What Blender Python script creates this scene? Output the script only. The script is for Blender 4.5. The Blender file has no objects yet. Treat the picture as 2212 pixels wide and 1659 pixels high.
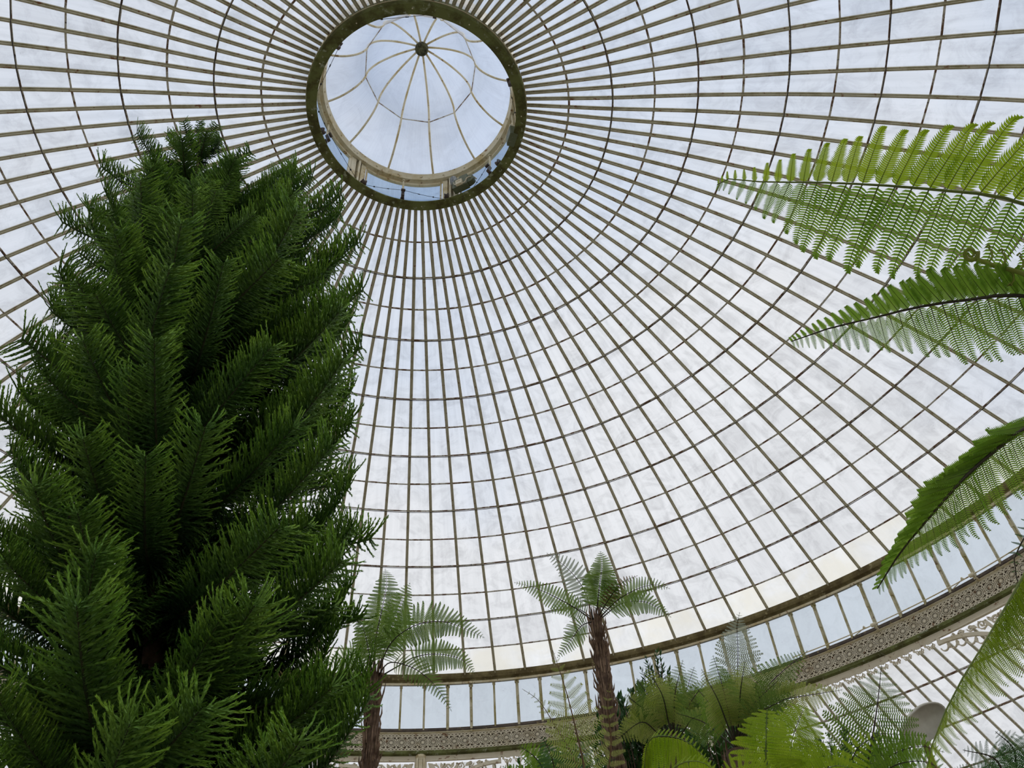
import bpy, math, random
import numpy as np
from mathutils import Vector, Matrix

# ------------------------------------------------------------------ camera, sky, exposure
scene = bpy.context.scene
C = scene.collection
S = 1.6            # metres per survey unit
ZC = 1.6           # eye height
CAM = Vector((0.0, -S * 3.31669, ZC))
RIGHT = Vector((0.98952, -0.13503, -0.05108))
UP = Vector((-0.06406, -0.72773, 0.68287))
FWD = Vector((0.12938, 0.67244, 0.72875))
FPX = 1850.27
cam_data = bpy.data.cameras.new('camera')
cam_data.sensor_width = 36.0
cam_data.lens = FPX / 2212.0 * 36.0
cam_data.clip_start = 0.05
cam_data.clip_end = 500
cam = bpy.data.objects.new('camera', cam_data)
C.objects.link(cam)
m = Matrix((RIGHT, UP, -FWD)).transposed().to_4x4()
m.translation = CAM
cam.matrix_world = m
scene.camera = cam

world = bpy.data.worlds.new('sky')
scene.world = world
world.use_nodes = True
wt = world.node_tree
for n in list(wt.nodes):
    wt.nodes.remove(n)
wo = wt.nodes.new('ShaderNodeOutputWorld')
wb = wt.nodes.new('ShaderNodeBackground')
wc = wt.nodes.new('ShaderNodeTexCoord')
wn = wt.nodes.new('ShaderNodeTexNoise')
wn.inputs['Scale'].default_value = 1.9
wn.inputs['Detail'].default_value = 5.0
wn.inputs['Roughness'].default_value = 0.55
wr = wt.nodes.new('ShaderNodeValToRGB')
wr.color_ramp.elements[0].position = 0.36
wr.color_ramp.elements[0].color = (0.50, 0.66, 0.96, 1)
wr.color_ramp.elements[1].position = 0.60
wr.color_ramp.elements[1].color = (0.93, 0.95, 1.0, 1)
wt.links.new(wc.outputs['Generated'], wn.inputs['Vector'])
ws = wt.nodes.new('ShaderNodeSeparateXYZ')          # the cover thins a little towards the zenith
wt.links.new(wc.outputs['Generated'], ws.inputs[0])
wm = wt.nodes.new('ShaderNodeMath'); wm.operation = 'MULTIPLY_ADD'
wm.inputs[1].default_value = -0.30
wm.inputs[2].default_value = 0.21
wt.links.new(ws.outputs['Z'], wm.inputs[0])
wa = wt.nodes.new('ShaderNodeMath'); wa.operation = 'ADD'
wt.links.new(wn.outputs['Fac'], wa.inputs[0])
wt.links.new(wm.outputs[0], wa.inputs[1])
wt.links.new(wa.outputs[0], wr.inputs['Fac'])
wt.links.new(wr.outputs['Color'], wb.inputs['Color'])
wt.links.new(wb.outputs['Background'], wo.inputs['Surface'])
wb.inputs['Strength'].default_value = 0.85

sun_d = bpy.data.lights.new('sun', 'SUN')
sun_d.energy = 1.7
sun_d.angle = math.radians(50)
sun_d.color = (1.0, 0.97, 0.92)
sun = bpy.data.objects.new('sun', sun_d)
C.objects.link(sun)
sun.rotation_euler = Vector((0.22, 0.10, 0.93)).to_track_quat('Z', 'Y').to_euler()

scene.view_settings.view_transform = 'Standard'
scene.view_settings.look = 'None'
scene.view_settings.gamma = 1.0
scene.view_settings.use_curve_mapping = False
scene.view_settings.exposure = 0.0

scene.cycles.use_adaptive_sampling = True
scene.cycles.adaptive_threshold = 0.06
scene.cycles.max_bounces = 4
scene.cycles.diffuse_bounces = 2
scene.cycles.glossy_bounces = 1
scene.cycles.transmission_bounces = 2
scene.cycles.transparent_max_bounces = 10
scene.cycles.caustics_reflective = False
scene.cycles.caustics_refractive = False

rng = random.Random(7)
R = math.radians


def at(x, y, d):
    """the point d metres from the camera along the line of sight through photo pixel (x, y)"""
    v = RIGHT * ((x - 1106.0) / FPX) + UP * (-(y - 829.5) / FPX) + FWD
    return CAM + v.normalized() * d


def proj(p):
    v = Vector(p) - CAM
    z = v.dot(FWD)
    if z <= 0.01:
        return None
    return (1106 + FPX * v.dot(RIGHT) / z, 829.5 - FPX * v.dot(UP) / z)


def pol(phi, rho, z):
    """building coordinates: degrees from the far side, radius and height in survey units"""
    a = R(phi)
    return Vector((S * rho * math.sin(a), S * rho * math.cos(a), ZC + S * z))


# ------------------------------------------------------------------ materials
def new_mat(name):
    mt = bpy.data.materials.new(name)
    mt.use_nodes = True
    nt = mt.node_tree
    for n in list(nt.nodes):
        nt.nodes.remove(n)
    out = nt.nodes.new('ShaderNodeOutputMaterial')
    return mt, nt, out


def noise(nt, scale, detail=3.0, rough=0.55, vec=None, dist=0.0):
    n = nt.nodes.new('ShaderNodeTexNoise')
    n.inputs['Scale'].default_value = scale
    n.inputs['Detail'].default_value = detail
    n.inputs['Roughness'].default_value = rough
    n.inputs['Distortion'].default_value = dist
    if vec is None:
        g = nt.nodes.new('ShaderNodeNewGeometry')
        vec = g.outputs['Position']
    nt.links.new(vec, n.inputs['Vector'])
    return n.outputs['Fac']


def ramp(nt, fac, stops):
    r = nt.nodes.new('ShaderNodeValToRGB')
    el = r.color_ramp.elements
    while len(el) < len(stops):
        el.new(0.5)
    for e, (p, c) in zip(el, stops):
        e.position = p
        e.color = (*c, 1) if len(c) == 3 else c
    nt.links.new(fac, r.inputs['Fac'])
    return r.outputs['Color']


def mix(nt, fac, a, b):
    n = nt.nodes.new('ShaderNodeMix')
    n.data_type = 'RGBA'
    for sock, v in ((n.inputs[0], fac), (n.inputs[6], a), (n.inputs[7], b)):
        if isinstance(v, (int, float)):
            sock.default_value = v
        elif isinstance(v, tuple):
            sock.default_value = (*v, 1)
        else:
            nt.links.new(v, sock)
    return n.outputs[2]


def principled(nt, out, color, rough=0.6, metal=0.0, spec=0.4, bump=None, bump_d=0.01):
    b = nt.nodes.new('ShaderNodeBsdfPrincipled')
    if isinstance(color, tuple):
        b.inputs['Base Color'].default_value = (*color, 1)
    else:
        nt.links.new(color, b.inputs['Base Color'])
    b.inputs['Roughness'].default_value = rough
    b.inputs['Metallic'].default_value = metal
    b.inputs['Specular IOR Level'].default_value = spec
    if bump is not None:
        bn = nt.nodes.new('ShaderNodeBump')
        bn.inputs['Strength'].default_value = 0.5
        bn.inputs['Distance'].default_value = bump_d
        nt.links.new(bump, bn.inputs['Height'])
        nt.links.new(bn.outputs['Normal'], b.inputs['Normal'])
    nt.links.new(b.outputs['BSDF'], out.inputs['Surface'])
    return b


def painted(name, base, stain, stain2, lo=0.45, hi=0.62, scale=6.0, rough=0.55):
    """old paint: base colour, patches of stain, small spots of stain2"""
    mt, nt, out = new_mat(name)
    a = ramp(nt, noise(nt, scale, 5, 0.65), [(lo, base), (hi, stain)])
    f = ramp(nt, noise(nt, scale * 3.1, 4, 0.6), [(0.60, (0, 0, 0)), (0.68, (1, 1, 1))])
    c = mix(nt, f, a, stain2)
    principled(nt, out, c, rough, bump=noise(nt, 60, 3), bump_d=0.002)
    return mt


def polar_coord(nt, kphi, krho):
    """vector whose first axis runs round the dome and second axis up its slope"""
    g = nt.nodes.new('ShaderNodeNewGeometry')
    s = nt.nodes.new('ShaderNodeSeparateXYZ')
    nt.links.new(g.outputs['Position'], s.inputs[0])
    at2 = nt.nodes.new('ShaderNodeMath')
    at2.operation = 'ARCTAN2'
    nt.links.new(s.outputs['X'], at2.inputs[0])
    nt.links.new(s.outputs['Y'], at2.inputs[1])
    c = nt.nodes.new('ShaderNodeCombineXYZ')
    m1 = nt.nodes.new('ShaderNodeMath')
    m1.operation = 'MULTIPLY'
    m1.inputs[1].default_value = kphi
    nt.links.new(at2.outputs[0], m1.inputs[0])
    v = nt.nodes.new('ShaderNodeVectorMath')
    v.operation = 'LENGTH'
    nt.links.new(g.outputs['Position'], v.inputs[0])
    m2 = nt.nodes.new('ShaderNodeMath')
    m2.operation = 'MULTIPLY'
    m2.inputs[1].default_value = krho
    nt.links.new(v.outputs['Value'], m2.inputs[0])
    nt.links.new(m1.outputs[0], c.inputs[0])
    nt.links.new(m2.outputs[0], c.inputs[1])
    nt.links.new(s.outputs['Z'], c.inputs[2])
    return c.outputs[0]


def glass(name, white, tint, wash, stain=None, streak=0.25):
    """old glazing: clear glass tinted, washed over with white shading paint that carries streaks and dirt"""
    mt, nt, out = new_mat(name)
    st = ramp(nt, noise(nt, 1.0, 5, 0.6, polar_coord(nt, 75, 1.2)), [(0.42, (0, 0, 0)), (0.75, (1, 1, 1))])
    blot = ramp(nt, noise(nt, 2.6, 6, 0.7, dist=0.9), [(0.45, (0, 0, 0)), (0.66, (1, 1, 1))])
    speck = ramp(nt, noise(nt, 38, 3, 0.6), [(0.66, (0, 0, 0)), (0.72, (1, 1, 1))])
    d = mix(nt, 0.6, st, blot)
    dirt = tuple(w * 0.62 for w in white)
    mf = nt.nodes.new('ShaderNodeMath'); mf.operation = 'MULTIPLY'; mf.inputs[1].default_value = streak
    nt.links.new(d, mf.inputs[0])
    col = mix(nt, mf.outputs[0], white, dirt)
    ms = nt.nodes.new('ShaderNodeMath'); ms.operation = 'MULTIPLY'; ms.inputs[1].default_value = 0.45
    nt.links.new(speck, ms.inputs[0])
    ms2 = nt.nodes.new('ShaderNodeMath'); ms2.operation = 'MULTIPLY'
    nt.links.new(ms.outputs[0], ms2.inputs[0]); nt.links.new(blot, ms2.inputs[1])
    col = mix(nt, ms2.outputs[0], col, (0.25, 0.24, 0.22))
    if stain is not None:
        sf = ramp(nt, noise(nt, 1.3, 5, 0.6, dist=0.4), [(0.38, (0, 0, 0)), (0.62, (1, 1, 1))])
        sm = nt.nodes.new('ShaderNodeMath'); sm.operation = 'MULTIPLY'; sm.inputs[1].default_value = 0.75
        nt.links.new(sf, sm.inputs[0])
        col = mix(nt, sm.outputs[0], col, stain)
    oi = nt.nodes.new('ShaderNodeObjectInfo')
    mr = nt.nodes.new('ShaderNodeMapRange')
    mr.inputs['To Min'].default_value = 0.9
    mr.inputs['To Max'].default_value = 1.0
    nt.links.new(oi.outputs['Random'], mr.inputs['Value'])
    hv = nt.nodes.new('ShaderNodeVectorMath'); hv.operation = 'SCALE'
    nt.links.new(col, hv.inputs[0]); nt.links.new(mr.outputs[0], hv.inputs['Scale'])
    tr = nt.nodes.new('ShaderNodeBsdfTransparent')
    tm = mix(nt, 1.0, tint, tint)
    tn = nt.nodes.new('ShaderNodeMix'); tn.data_type = 'RGBA'; tn.blend_type = 'MULTIPLY'
    tn.inputs[0].default_value = 1.0
    nt.links.new(hv.outputs[0], tn.inputs[6]); tn.inputs[7].default_value = (*tint, 1)
    nt.links.new(tn.outputs[2], tr.inputs['Color'])
    tl = nt.nodes.new('ShaderNodeBsdfTranslucent')
    nt.links.new(hv.outputs[0], tl.inputs['Color'])
    ms_ = nt.nodes.new('ShaderNodeMixShader')
    ms_.inputs[0].default_value = wash
    nt.links.new(tr.outputs[0], ms_.inputs[1])
    nt.links.new(tl.outputs[0], ms_.inputs[2])
    nt.links.new(ms_.outputs[0], out.inputs['Surface'])
    return mt


def clear_glass(name, tint):
    mt, nt, out = new_mat(name)
    tr = nt.nodes.new('ShaderNodeBsdfTransparent')
    tr.inputs['Color'].default_value = (*tint, 1)
    nt.links.new(tr.outputs[0], out.inputs['Surface'])
    return mt


M = {}
M['rib'] = painted('rib_paint', (0.58, 0.54, 0.39), (0.38, 0.335, 0.19), (0.26, 0.12, 0.05), 0.48, 0.66, 5.0)
M['lap'] = painted('lap_putty', (0.75, 0.73, 0.66), (0.22, 0.12, 0.07), (0.09, 0.06, 0.05), 0.46, 0.56, 7.0)
M['rod'] = painted('iron_rod', (0.05, 0.045, 0.04), (0.12, 0.07, 0.05), (0.2, 0.17, 0.13), 0.5, 0.65, 5.0)
M['moss'] = painted('mossy_iron', (0.17, 0.19, 0.06), (0.08, 0.075, 0.02), (0.34, 0.36, 0.24), 0.42, 0.6, 4.0, 0.9)
M['beam'] = painted('beam_paint', (0.24, 0.195, 0.085), (0.12, 0.09, 0.035), (0.42, 0.36, 0.19), 0.40, 0.6, 4.0, 0.8)
M['darkbeam'] = painted('sill_iron', (0.10, 0.075, 0.055), (0.055, 0.04, 0.03), (0.22, 0.17, 0.08), 0.42, 0.6, 5.0, 0.8)
M['cream'] = painted('cream_paint', (0.80, 0.72, 0.52), (0.60, 0.47, 0.22), (0.30, 0.17, 0.06), 0.46, 0.66, 4.0)
M['mull'] = painted('mullion_paint', (0.62, 0.56, 0.38), (0.38, 0.32, 0.12), (0.18, 0.11, 0.05), 0.42, 0.62, 3.5)
M['white'] = painted('pale_cream_iron', (0.78, 0.70, 0.53), (0.60, 0.50, 0.31), (0.28, 0.15, 0.07), 0.52, 0.75, 3.0)
M['friezeback'] = painted('frieze_backing', (0.13, 0.095, 0.055), (0.08, 0.055, 0.035), (0.06, 0.05, 0.025), 0.45, 0.6, 5.0)
M['boss'] = painted('boss_iron', (0.10, 0.10, 0.05), (0.03, 0.03, 0.015), (0.25, 0.22, 0.13), 0.45, 0.6, 12.0, 0.9)
M['pulley'] = painted('brown_iron', (0.10, 0.07, 0.055), (0.06, 0.045, 0.035), (0.16, 0.1, 0.07), 0.45, 0.6, 12.0)
M['motor'] = painted('motor_green', (0.13, 0.15, 0.08), (0.10, 0.12, 0.06), (0.2, 0.2, 0.14), 0.5, 0.7, 9.0, 0.5)
M['cable'] = painted('cable_dark', (0.02, 0.02, 0.02), (0.04, 0.03, 0.03), (0.02, 0.02, 0.02), 0.5, 0.6, 9.0)
M['pane'] = glass('washed_glass', (0.865, 0.855, 0.84), (1.0, 0.985, 0.96), 0.5, streak=0.8)
M['pane_low'] = glass('stained_glass_pane', (0.88, 0.865, 0.83), (1.0, 0.985, 0.95), 0.7, stain=(0.82, 0.77, 0.65), streak=0.5)
M['pane_cl'] = glass('clear_old_glass', (0.86, 0.88, 0.90), (0.90, 0.96, 1.0), 0.18, streak=0.25)
M['pane_lan'] = glass('lantern_glass', (0.86, 0.86, 0.86), (0.96, 0.98, 1.0), 0.4, streak=0.45)
M['clear'] = clear_glass('clear_face', (0.985, 0.99, 0.99))


# ------------------------------------------------------------------ mesh helpers
class MB:
    def __init__(self):
        self.v = []
        self.f = []
        self.mi = []

    def add(self, verts, faces, mi=0):
        o = len(self.v)
        self.v.extend([tuple(p) for p in verts])
        self.f.extend([tuple(i + o for i in f) for f in faces])
        self.mi.extend([mi] * len(faces))

    def box(self, c, x, y, z, mi=0):
        """box centred at c with half-extent vectors x, y, z"""
        c, x, y, z = Vector(c), Vector(x), Vector(y), Vector(z)
        vs = [c + x * a + y * b + z * d for a in (-1, 1) for b in (-1, 1) for d in (-1, 1)]
        self.add(vs, [(0, 1, 3, 2), (4, 6, 7, 5), (0, 4, 5, 1), (2, 3, 7, 6), (0, 2, 6, 4), (1, 5, 7, 3)], mi)

    def tube(self, pts, r, n=6, caps=True, mi=0):
        pts = [Vector(p) for p in pts]
        k = len(pts)
        rad = r if isinstance(r, (list, tuple)) else [r] * k
        t = [(pts[min(i + 1, k - 1)] - pts[max(i - 1, 0)]).normalized() for i in range(k)]
        a = Vector((0, 0, 1)) if abs(t[0].z) < 0.9 else Vector((1, 0, 0))
        u = t[0].cross(a).normalized()
        vs, fs = [], []
        for i in range(k):
            u = (u - t[i] * u.dot(t[i]))
            u = u.normalized() if u.length > 1e-6 else t[i].orthogonal().normalized()
            w = t[i].cross(u)
            for j in range(n):
                q = 2 * math.pi * j / n
                vs.append(pts[i] + (u * math.cos(q) + w * math.sin(q)) * rad[i])
        for i in range(k - 1):
            for j in range(n):
                fs.append((i * n + j, i * n + (j + 1) % n, (i + 1) * n + (j + 1) % n, (i + 1) * n + j))
        if caps:
            fs.append(tuple(range(n - 1, -1, -1)))
            fs.append(tuple((k - 1) * n + j for j in range(n)))
        self.add(vs, fs, mi)

    def revolve(self, prof, n=216, a0=0.0, a1=360.0, mi=0):
        """closed profile [(rho, z)] in survey units swept about the dome's axis"""
        full = abs(a1 - a0 - 360) < 1e-6
        k = len(prof)
        cols = n if full else n + 1
        vs, fs = [], []
        for i in range(cols):
            ph = a0 + (a1 - a0) * i / n
            vs += [pol(ph, r, z) for r, z in prof]
        for i in range(n):
            i2 = (i + 1) % cols
            for j in range(k):
                j2 = (j + 1) % k
                fs.append((i * k + j, i * k + j2, i2 * k + j2, i2 * k + j))
        if not full:
            fs.append(tuple(range(k - 1, -1, -1)))
            fs.append(tuple((cols - 1) * k + j for j in range(k)))
        self.add(vs, fs, mi)

    def mesh(self, name, mats, smooth=False):
        me = bpy.data.meshes.new(name)
        me.from_pydata(self.v, [], self.f)
        for mt in (mats if isinstance(mats, (list, tuple)) else [mats]):
            me.materials.append(mt)
        if any(self.mi):
            me.polygons.foreach_set('material_index', self.mi)
        if smooth:
            me.polygons.foreach_set('use_smooth', [True] * len(me.polygons))
        me.update()
        return me

    def build(self, name, mats, parent=None, smooth=False):
        return obj(name, self.mesh(name, mats, smooth), parent)


def obj(name, me, parent=None, mw=None):
    o = bpy.data.objects.new(name, me)
    C.objects.link(o)
    if parent is not None:
        o.parent = parent
    if mw is not None:
        o.matrix_local = mw
    return o


def tag(o, label, cat=None, group=None, kind=None):
    o['label'] = label
    if cat:
        o['category'] = cat
    if group:
        o['group'] = group
    if kind:
        o['kind'] = kind
    return o


def empty(name, loc=(0, 0, 0)):
    o = bpy.data.objects.new(name, None)
    o.location = loc
    C.objects.link(o)
    return o


def rotz(phi):
    return Matrix.Rotation(-R(phi), 4, 'Z')


def smooth_curve(pts, n):
    """Catmull-Rom through pts, n samples"""
    pts = [Vector(p) for p in pts]
    P = [pts[0] * 2 - pts[1]] + pts + [pts[-1] * 2 - pts[-2]]
    out = []
    segs = len(pts) - 1
    for i in range(n):
        s = i / (n - 1) * segs
        k = min(int(s), segs - 1)
        t = s - k
        a, b, c, d = P[k], P[k + 1], P[k + 2], P[k + 3]
        out.append(0.5 * ((2 * b) + (c - a) * t + (2 * a - 5 * b + 4 * c - d) * t * t + (3 * b - a - 3 * c + d) * t ** 3))
    return out


def quad_area_px(corners):
    q = [proj(p) for p in corners]
    if any(p is None for p in q):
        return 0.0
    cx, cy = sum(p[0] for p in q) / 4, sum(p[1] for p in q) / 4
    if not (-40 < cx < 2252 and -40 < cy < 1699):
        return 0.0
    return abs(sum(q[i][0] * q[(i + 1) % 4][1] - q[(i + 1) % 4][0] * q[i][1] for i in range(4))) / 2


def pane_mesh(name, c, mats, th=0.004):
    """flat sheet of glass: corners c, painted outer face, clear inner face and edges"""
    c = [Vector(p) for p in c]
    nrm = (c[1] - c[0]).cross(c[3] - c[0]).normalized()
    mb = MB()
    vs = c + [p + nrm * th for p in c]
    mb.add(vs, [(3, 2, 1, 0), (0, 1, 5, 4), (1, 2, 6, 5), (2, 3, 7, 6), (3, 0, 4, 7)], 1)
    mb.add(vs, [(4, 5, 6, 7)], 0)
    return mb


# ------------------------------------------------------------------ floor
mb = MB()
mb.revolve([(0.001, -1.0), (25.0, -1.0), (25.0, -1.1), (0.001, -1.1)], 96)
mt, nt, out = new_mat('soil_and_paving')
principled(nt, out, ramp(nt, noise(nt, 0.8, 5), [(0.4, (0.22, 0.19, 0.15)), (0.6, (0.42, 0.39, 0.34))]), 0.9)
fl = mb.build('floor', mt)
tag(fl, 'dark soil and paving under the glasshouse plants', kind='structure')

# ------------------------------------------------------------------ the dome
RHO = [0.93, 1.282, 1.642, 1.987, 2.332, 2.678, 3.02, 3.363, 3.70, 4.045, 4.381, 4.735, 5.06, 5.398, 5.712, 6.053, 6.367]
ZED = [6.945, 6.869, 6.795, 6.739, 6.679, 6.605, 6.527, 6.434, 6.334, 6.229, 6.118, 5.984, 5.843, 5.681, 5.517, 5.345, 5.168]
OFF = [0.05, 0.07, -0.05, -0.05, -0.07, -0.08, -0.07, -0.08, -0.09, -0.12, -0.14, -0.16, -0.17, -0.1, -0.1, -0.08, -0.03, -0.03, -0.04, 0.01, -0.01, 0.03, 0.03, 0.01, 0.04, 0.04, 0.06, 0.04, 0.02, 0.01, 0.03, 0.07, 0.07, 0.03, 0.05, 0.04, 0.03, 0.1, 0.13, 0.13, 0.16, 0.2, 0.15, 0.1, 0.05]
NRIB = 108
RIBPHI = [math.degrees(0.10422) + (j + (OFF[j + 5] if j + 5 < len(OFF) else 0.0)) * 360.0 / NRIB for j in range(-5, NRIB - 5)]

dome = empty('ceiling', (0, 0, ZC + S * 5.17))
tag(dome, 'great glass dome of whitewashed panes held by radiating cream iron ribs', kind='structure')
dinv = Matrix.Translation((0, 0, -(ZC + S * 5.17)))

# one rib, swept along the meridian at phi = 0
curve = smooth_curve([(0, S * r, ZC + S * z) for r, z in zip(RHO, ZED)], 49)
prof = [(-0.024, 0.012), (-0.024, -0.010), (-0.010, -0.014), (-0.010, -0.040), (0.010, -0.040), (0.010, -0.014), (0.024, -0.010), (0.024, 0.012)]
mb = MB()
vs, fs = [], []
for i, p in enumerate(curve):
    t = (curve[min(i + 1, 48)] - curve[max(i - 1, 0)]).normalized()
    nrm = Vector((1, 0, 0)).cross(t).normalized()
    if nrm.z < 0:
        nrm = -nrm
    vs += [p + Vector((1, 0, 0)) * a + nrm * b for a, b in prof]
k = len(prof)
for i in range(48):
    for j in range(k):
        fs.append((i * k + j, i * k + (j + 1) % k, (i + 1) * k + (j + 1) % k, (i + 1) * k + j))
mb.add(vs, fs)
rib_me = mb.mesh('rib', M['rib'])
for ph in RIBPHI:
    obj('rib', rib_me, dome, dinv @ rotz(ph))

# glazing laps and purlin rods, one ring for each row
for kx in range(1, 16):
    r, z = RHO[kx], ZED[kx]
    sl = math.atan2(ZED[kx + 1] - ZED[kx - 1], RHO[kx + 1] - RHO[kx - 1])
    tv, nv = (math.cos(sl), math.sin(sl)), (-math.sin(sl), math.cos(sl))
    mb = MB()
    for j in range(NRIB):
        a, b = RIBPHI[j], RIBPHI[(j + 1) % NRIB] + (360 if j == NRIB - 1 else 0)
        w = (0.0105 + 0.004 * rng.random()) / S
        jit = (rng.random() - 0.5) * 0.006
        pa = [(r + jit + tv[0] * w * e + nv[0] * d / S, z + tv[1] * w * e + nv[1] * d / S) for e, d in ((-1, 0.006), (1, 0.006), (1, -0.006), (-1, -0.006))]
        mb.add([pol(a, *q) for q in pa] + [pol(b, *q) for q in pa], [(0, 1, 5, 4), (1, 2, 6, 5), (2, 3, 7, 6), (3, 0, 4, 7)])
    o = mb.build('glazing_bar', M['lap'], dome)
    o.matrix_local = dinv
    if kx % 2 == 0:
        mb = MB()
        mb.tube([pol(ph, r - nv[0] * 0.045 / S, z - nv[1] * 0.045 / S) for ph in RIBPHI + [RIBPHI[0] + 360]], 0.006, 5, False)
        o = mb.build('purlin_rod', M['rod'], dome)
        o.matrix_local = dinv


def pane_rows(root, inv, name, rho, zed, phis, mats_of_row, keep=300, cross=None):
    """glass between neighbouring bars; the panes that show largest are objects, the rest is one mesh"""
    cand = []
    n = len(phis) if cross is None else len(phis) - 1
    meshes = {}
    for kx in range(len(rho) - 1):
        r0, z0, r1, z1 = rho[kx], zed[kx], rho[kx + 1], zed[kx + 1]
        h = 360.0 / NRIB / 2 if cross is None else cross / 2
        c = [pol(-h, r1, z1), pol(h, r1, z1), pol(h, r0, z0), pol(-h, r0, z0)]
        pm = pane_mesh(name, c, mats_of_row(kx))
        meshes[kx] = (pm, c)
        for j in range(n):
            a = phis[j]
            b = phis[(j + 1) % len(phis)] + (360 if j == len(phis) - 1 else 0)
            mid = (a + b) / 2
            cw = [rotz(mid) @ p for p in c]
            cand.append((quad_area_px(cw), kx, mid))
    cand.sort(key=lambda t: -t[0])
    shared = {kx: v[0].mesh(name, mats_of_row(kx)) for kx, v in meshes.items()}
    for area, kx, mid in cand[:keep]:
        if area > 0:
            obj(name, shared[kx], root, inv @ rotz(mid))
    rest = [t for i, t in enumerate(cand) if i >= keep or t[0] <= 0]
    by = {}
    for area, kx, mid in rest:
        by.setdefault(id(mats_of_row(kx)[0]), []).append((kx, mid))
    mb = MB()
    mats = []
    for lst in by.values():
        mset = mats_of_row(lst[0][0])
        base = len(mats)
        mats += mset
        for kx, mid in lst:
            pm = meshes[kx][0]
            rm = rotz(mid)
            o = len(mb.v)
            mb.v.extend([tuple(rm @ Vector(p)) for p in pm.v])
            mb.f.extend([tuple(i + o for i in f) for f in pm.f])
            mb.mi.extend([base + q for q in pm.mi])
    o = mb.build(name + '_field', mats, root)
    o.matrix_local = inv
    o['kind'] = 'stuff'


lift = 0.010 / S
pane_rows(dome, dinv, 'pane', RHO, [z + lift for z in ZED], RIBPHI,
          lambda k: [M['pane_low'] if k == 15 else M['pane'], M['clear']])

# ring beam at the foot of the dome
mb = MB()
mb.revolve([(6.33, 5.185), (6.41, 5.185), (6.45, 5.12), (6.43, 5.085), (6.385, 5.085), (6.375, 5.115), (6.345, 5.125), (6.335, 5.15)], 216)
o = mb.build('trim_1', M['beam'])
tag(o, 'mossy olive ring beam along the foot of the dome', kind='structure')
mb = MB()
mb.revolve([(6.355, 5.086), (6.372, 5.086), (6.372, 5.066), (6.36, 5.066)], 216)
q = mb.build('moulding', M['cream'], o)

# ring beam round the oculus
ocu = empty('trim_2', pol(0, 0, 6.845))
tag(ocu, 'thick mossy green iron ring around the round opening of the dome', kind='structure')
oinv = Matrix.Translation(-ocu.location)
mb = MB()
mb.revolve([(0.832, 6.85), (0.917, 6.842), (0.925, 6.87), (0.925, 6.955), (0.905, 6.96), (0.90, 6.872), (0.834, 6.866)], 144)
o = mb.build('ring_beam', M['moss'], ocu); o.matrix_local = oinv
mb = MB()
mb.tube([pol(2.5 * i, 0.925, 6.905) for i in range(145)], 0.010, 5, False)
o = mb.build('cream_moulding', M['cream'], ocu); o.matrix_local = oinv
bm_ = MB()
bm_.tube([(0, 0, -0.008), (0, 0, 0.0), (0, 0, 0.006)], [0.005, 0.009, 0.009], 8)
riv = bm_.mesh('rivet', M['white'])
for i in range(12):
    p = pol(6 + 30 * i, 0.878, 6.845)
    obj('rivet', riv, ocu, oinv @ Matrix.Translation(p))

# ------------------------------------------------------------------ lantern over the oculus
lan = empty('window_1', pol(0, 0, 6.96))
tag(lan, 'glazed lantern cap with ogee glass roof above the round opening', kind='structure')
linv = Matrix.Translation(-lan.location)


def lpart(mb, name, mats, smooth=False, parent=None):
    o = mb.build(name, mats, parent or lan, smooth)
    o.matrix_local = linv if parent is None else Matrix.Identity(4)
    return o


LP = [(0.84, 7.30), (0.715, 7.385), (0.62, 7.50), (0.55, 7.63), (0.51, 7.76), (0.505, 7.83), (0.475, 7.93), (0.40, 8.05), (0.27, 8.17), (0.13, 8.25), (0.04, 8.285)]
lcurve = smooth_curve([(0, S * r, ZC + S * z) for r, z in LP], 31)
mb = MB()
mb.tube(lcurve, 0.016, 6, True)
mb.tube([p + Vector((0, 0, -0.016)) for p in lcurve], 0.008, 5, True)
lrib = mb.mesh('rib', M['cream'], True)
LPH = [13.0 + 30 * i for i in range(12)]
for ph in LPH:
    obj('rib', lrib, lan, linv @ rotz(ph))
for lo, hi, nm in ((0, 4, 'lower'), (4, 10, 'upper')):
    cs = smooth_curve([(0, r, z) for r, z in LP[lo:hi + 1]], 9)
    mb = MB()
    vs, fs = [], []
    for p in cs:
        w = p.y * math.tan(R(15))
        rr = p.y * 1.0
        for e in (-1, 1):
            vs.append(pol(15 * e, p.y, p.z + 0.006))
    n = len(cs)
    vs2 = [Vector(v) + Vector((0, 0, 0.004)) for v in vs]
    for i in range(n - 1):
        fs.append((2 * i, 2 * i + 1, 2 * i + 3, 2 * i + 2))
    mb.add(vs, fs, 0)
    pm = mb.mesh('pane', [M['pane_lan']], True)
    for ph in LPH:
        obj('pane', pm, lan, linv @ rotz(ph + 15))
mb = MB()
for ph in LPH:
    mb.tube([pol(ph, 0.512, 7.762), pol(ph + 30, 0.512, 7.762)], 0.009, 5, False)
lpart(mb, 'waist_bar', M['lap'])
# boss at the crown
mb = MB()
mb.tube([pol(0, 0, 8.22), pol(0, 0, 8.235), pol(0, 0, 8.29), pol(0, 0, 8.31)], [0.085, 0.10, 0.10, 0.06], 20)
mb.tube([pol(0, 0, 8.20), pol(0, 0, 8.225)], [0.035, 0.05], 12)
lpart(mb, 'boss', M['boss'])
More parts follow.
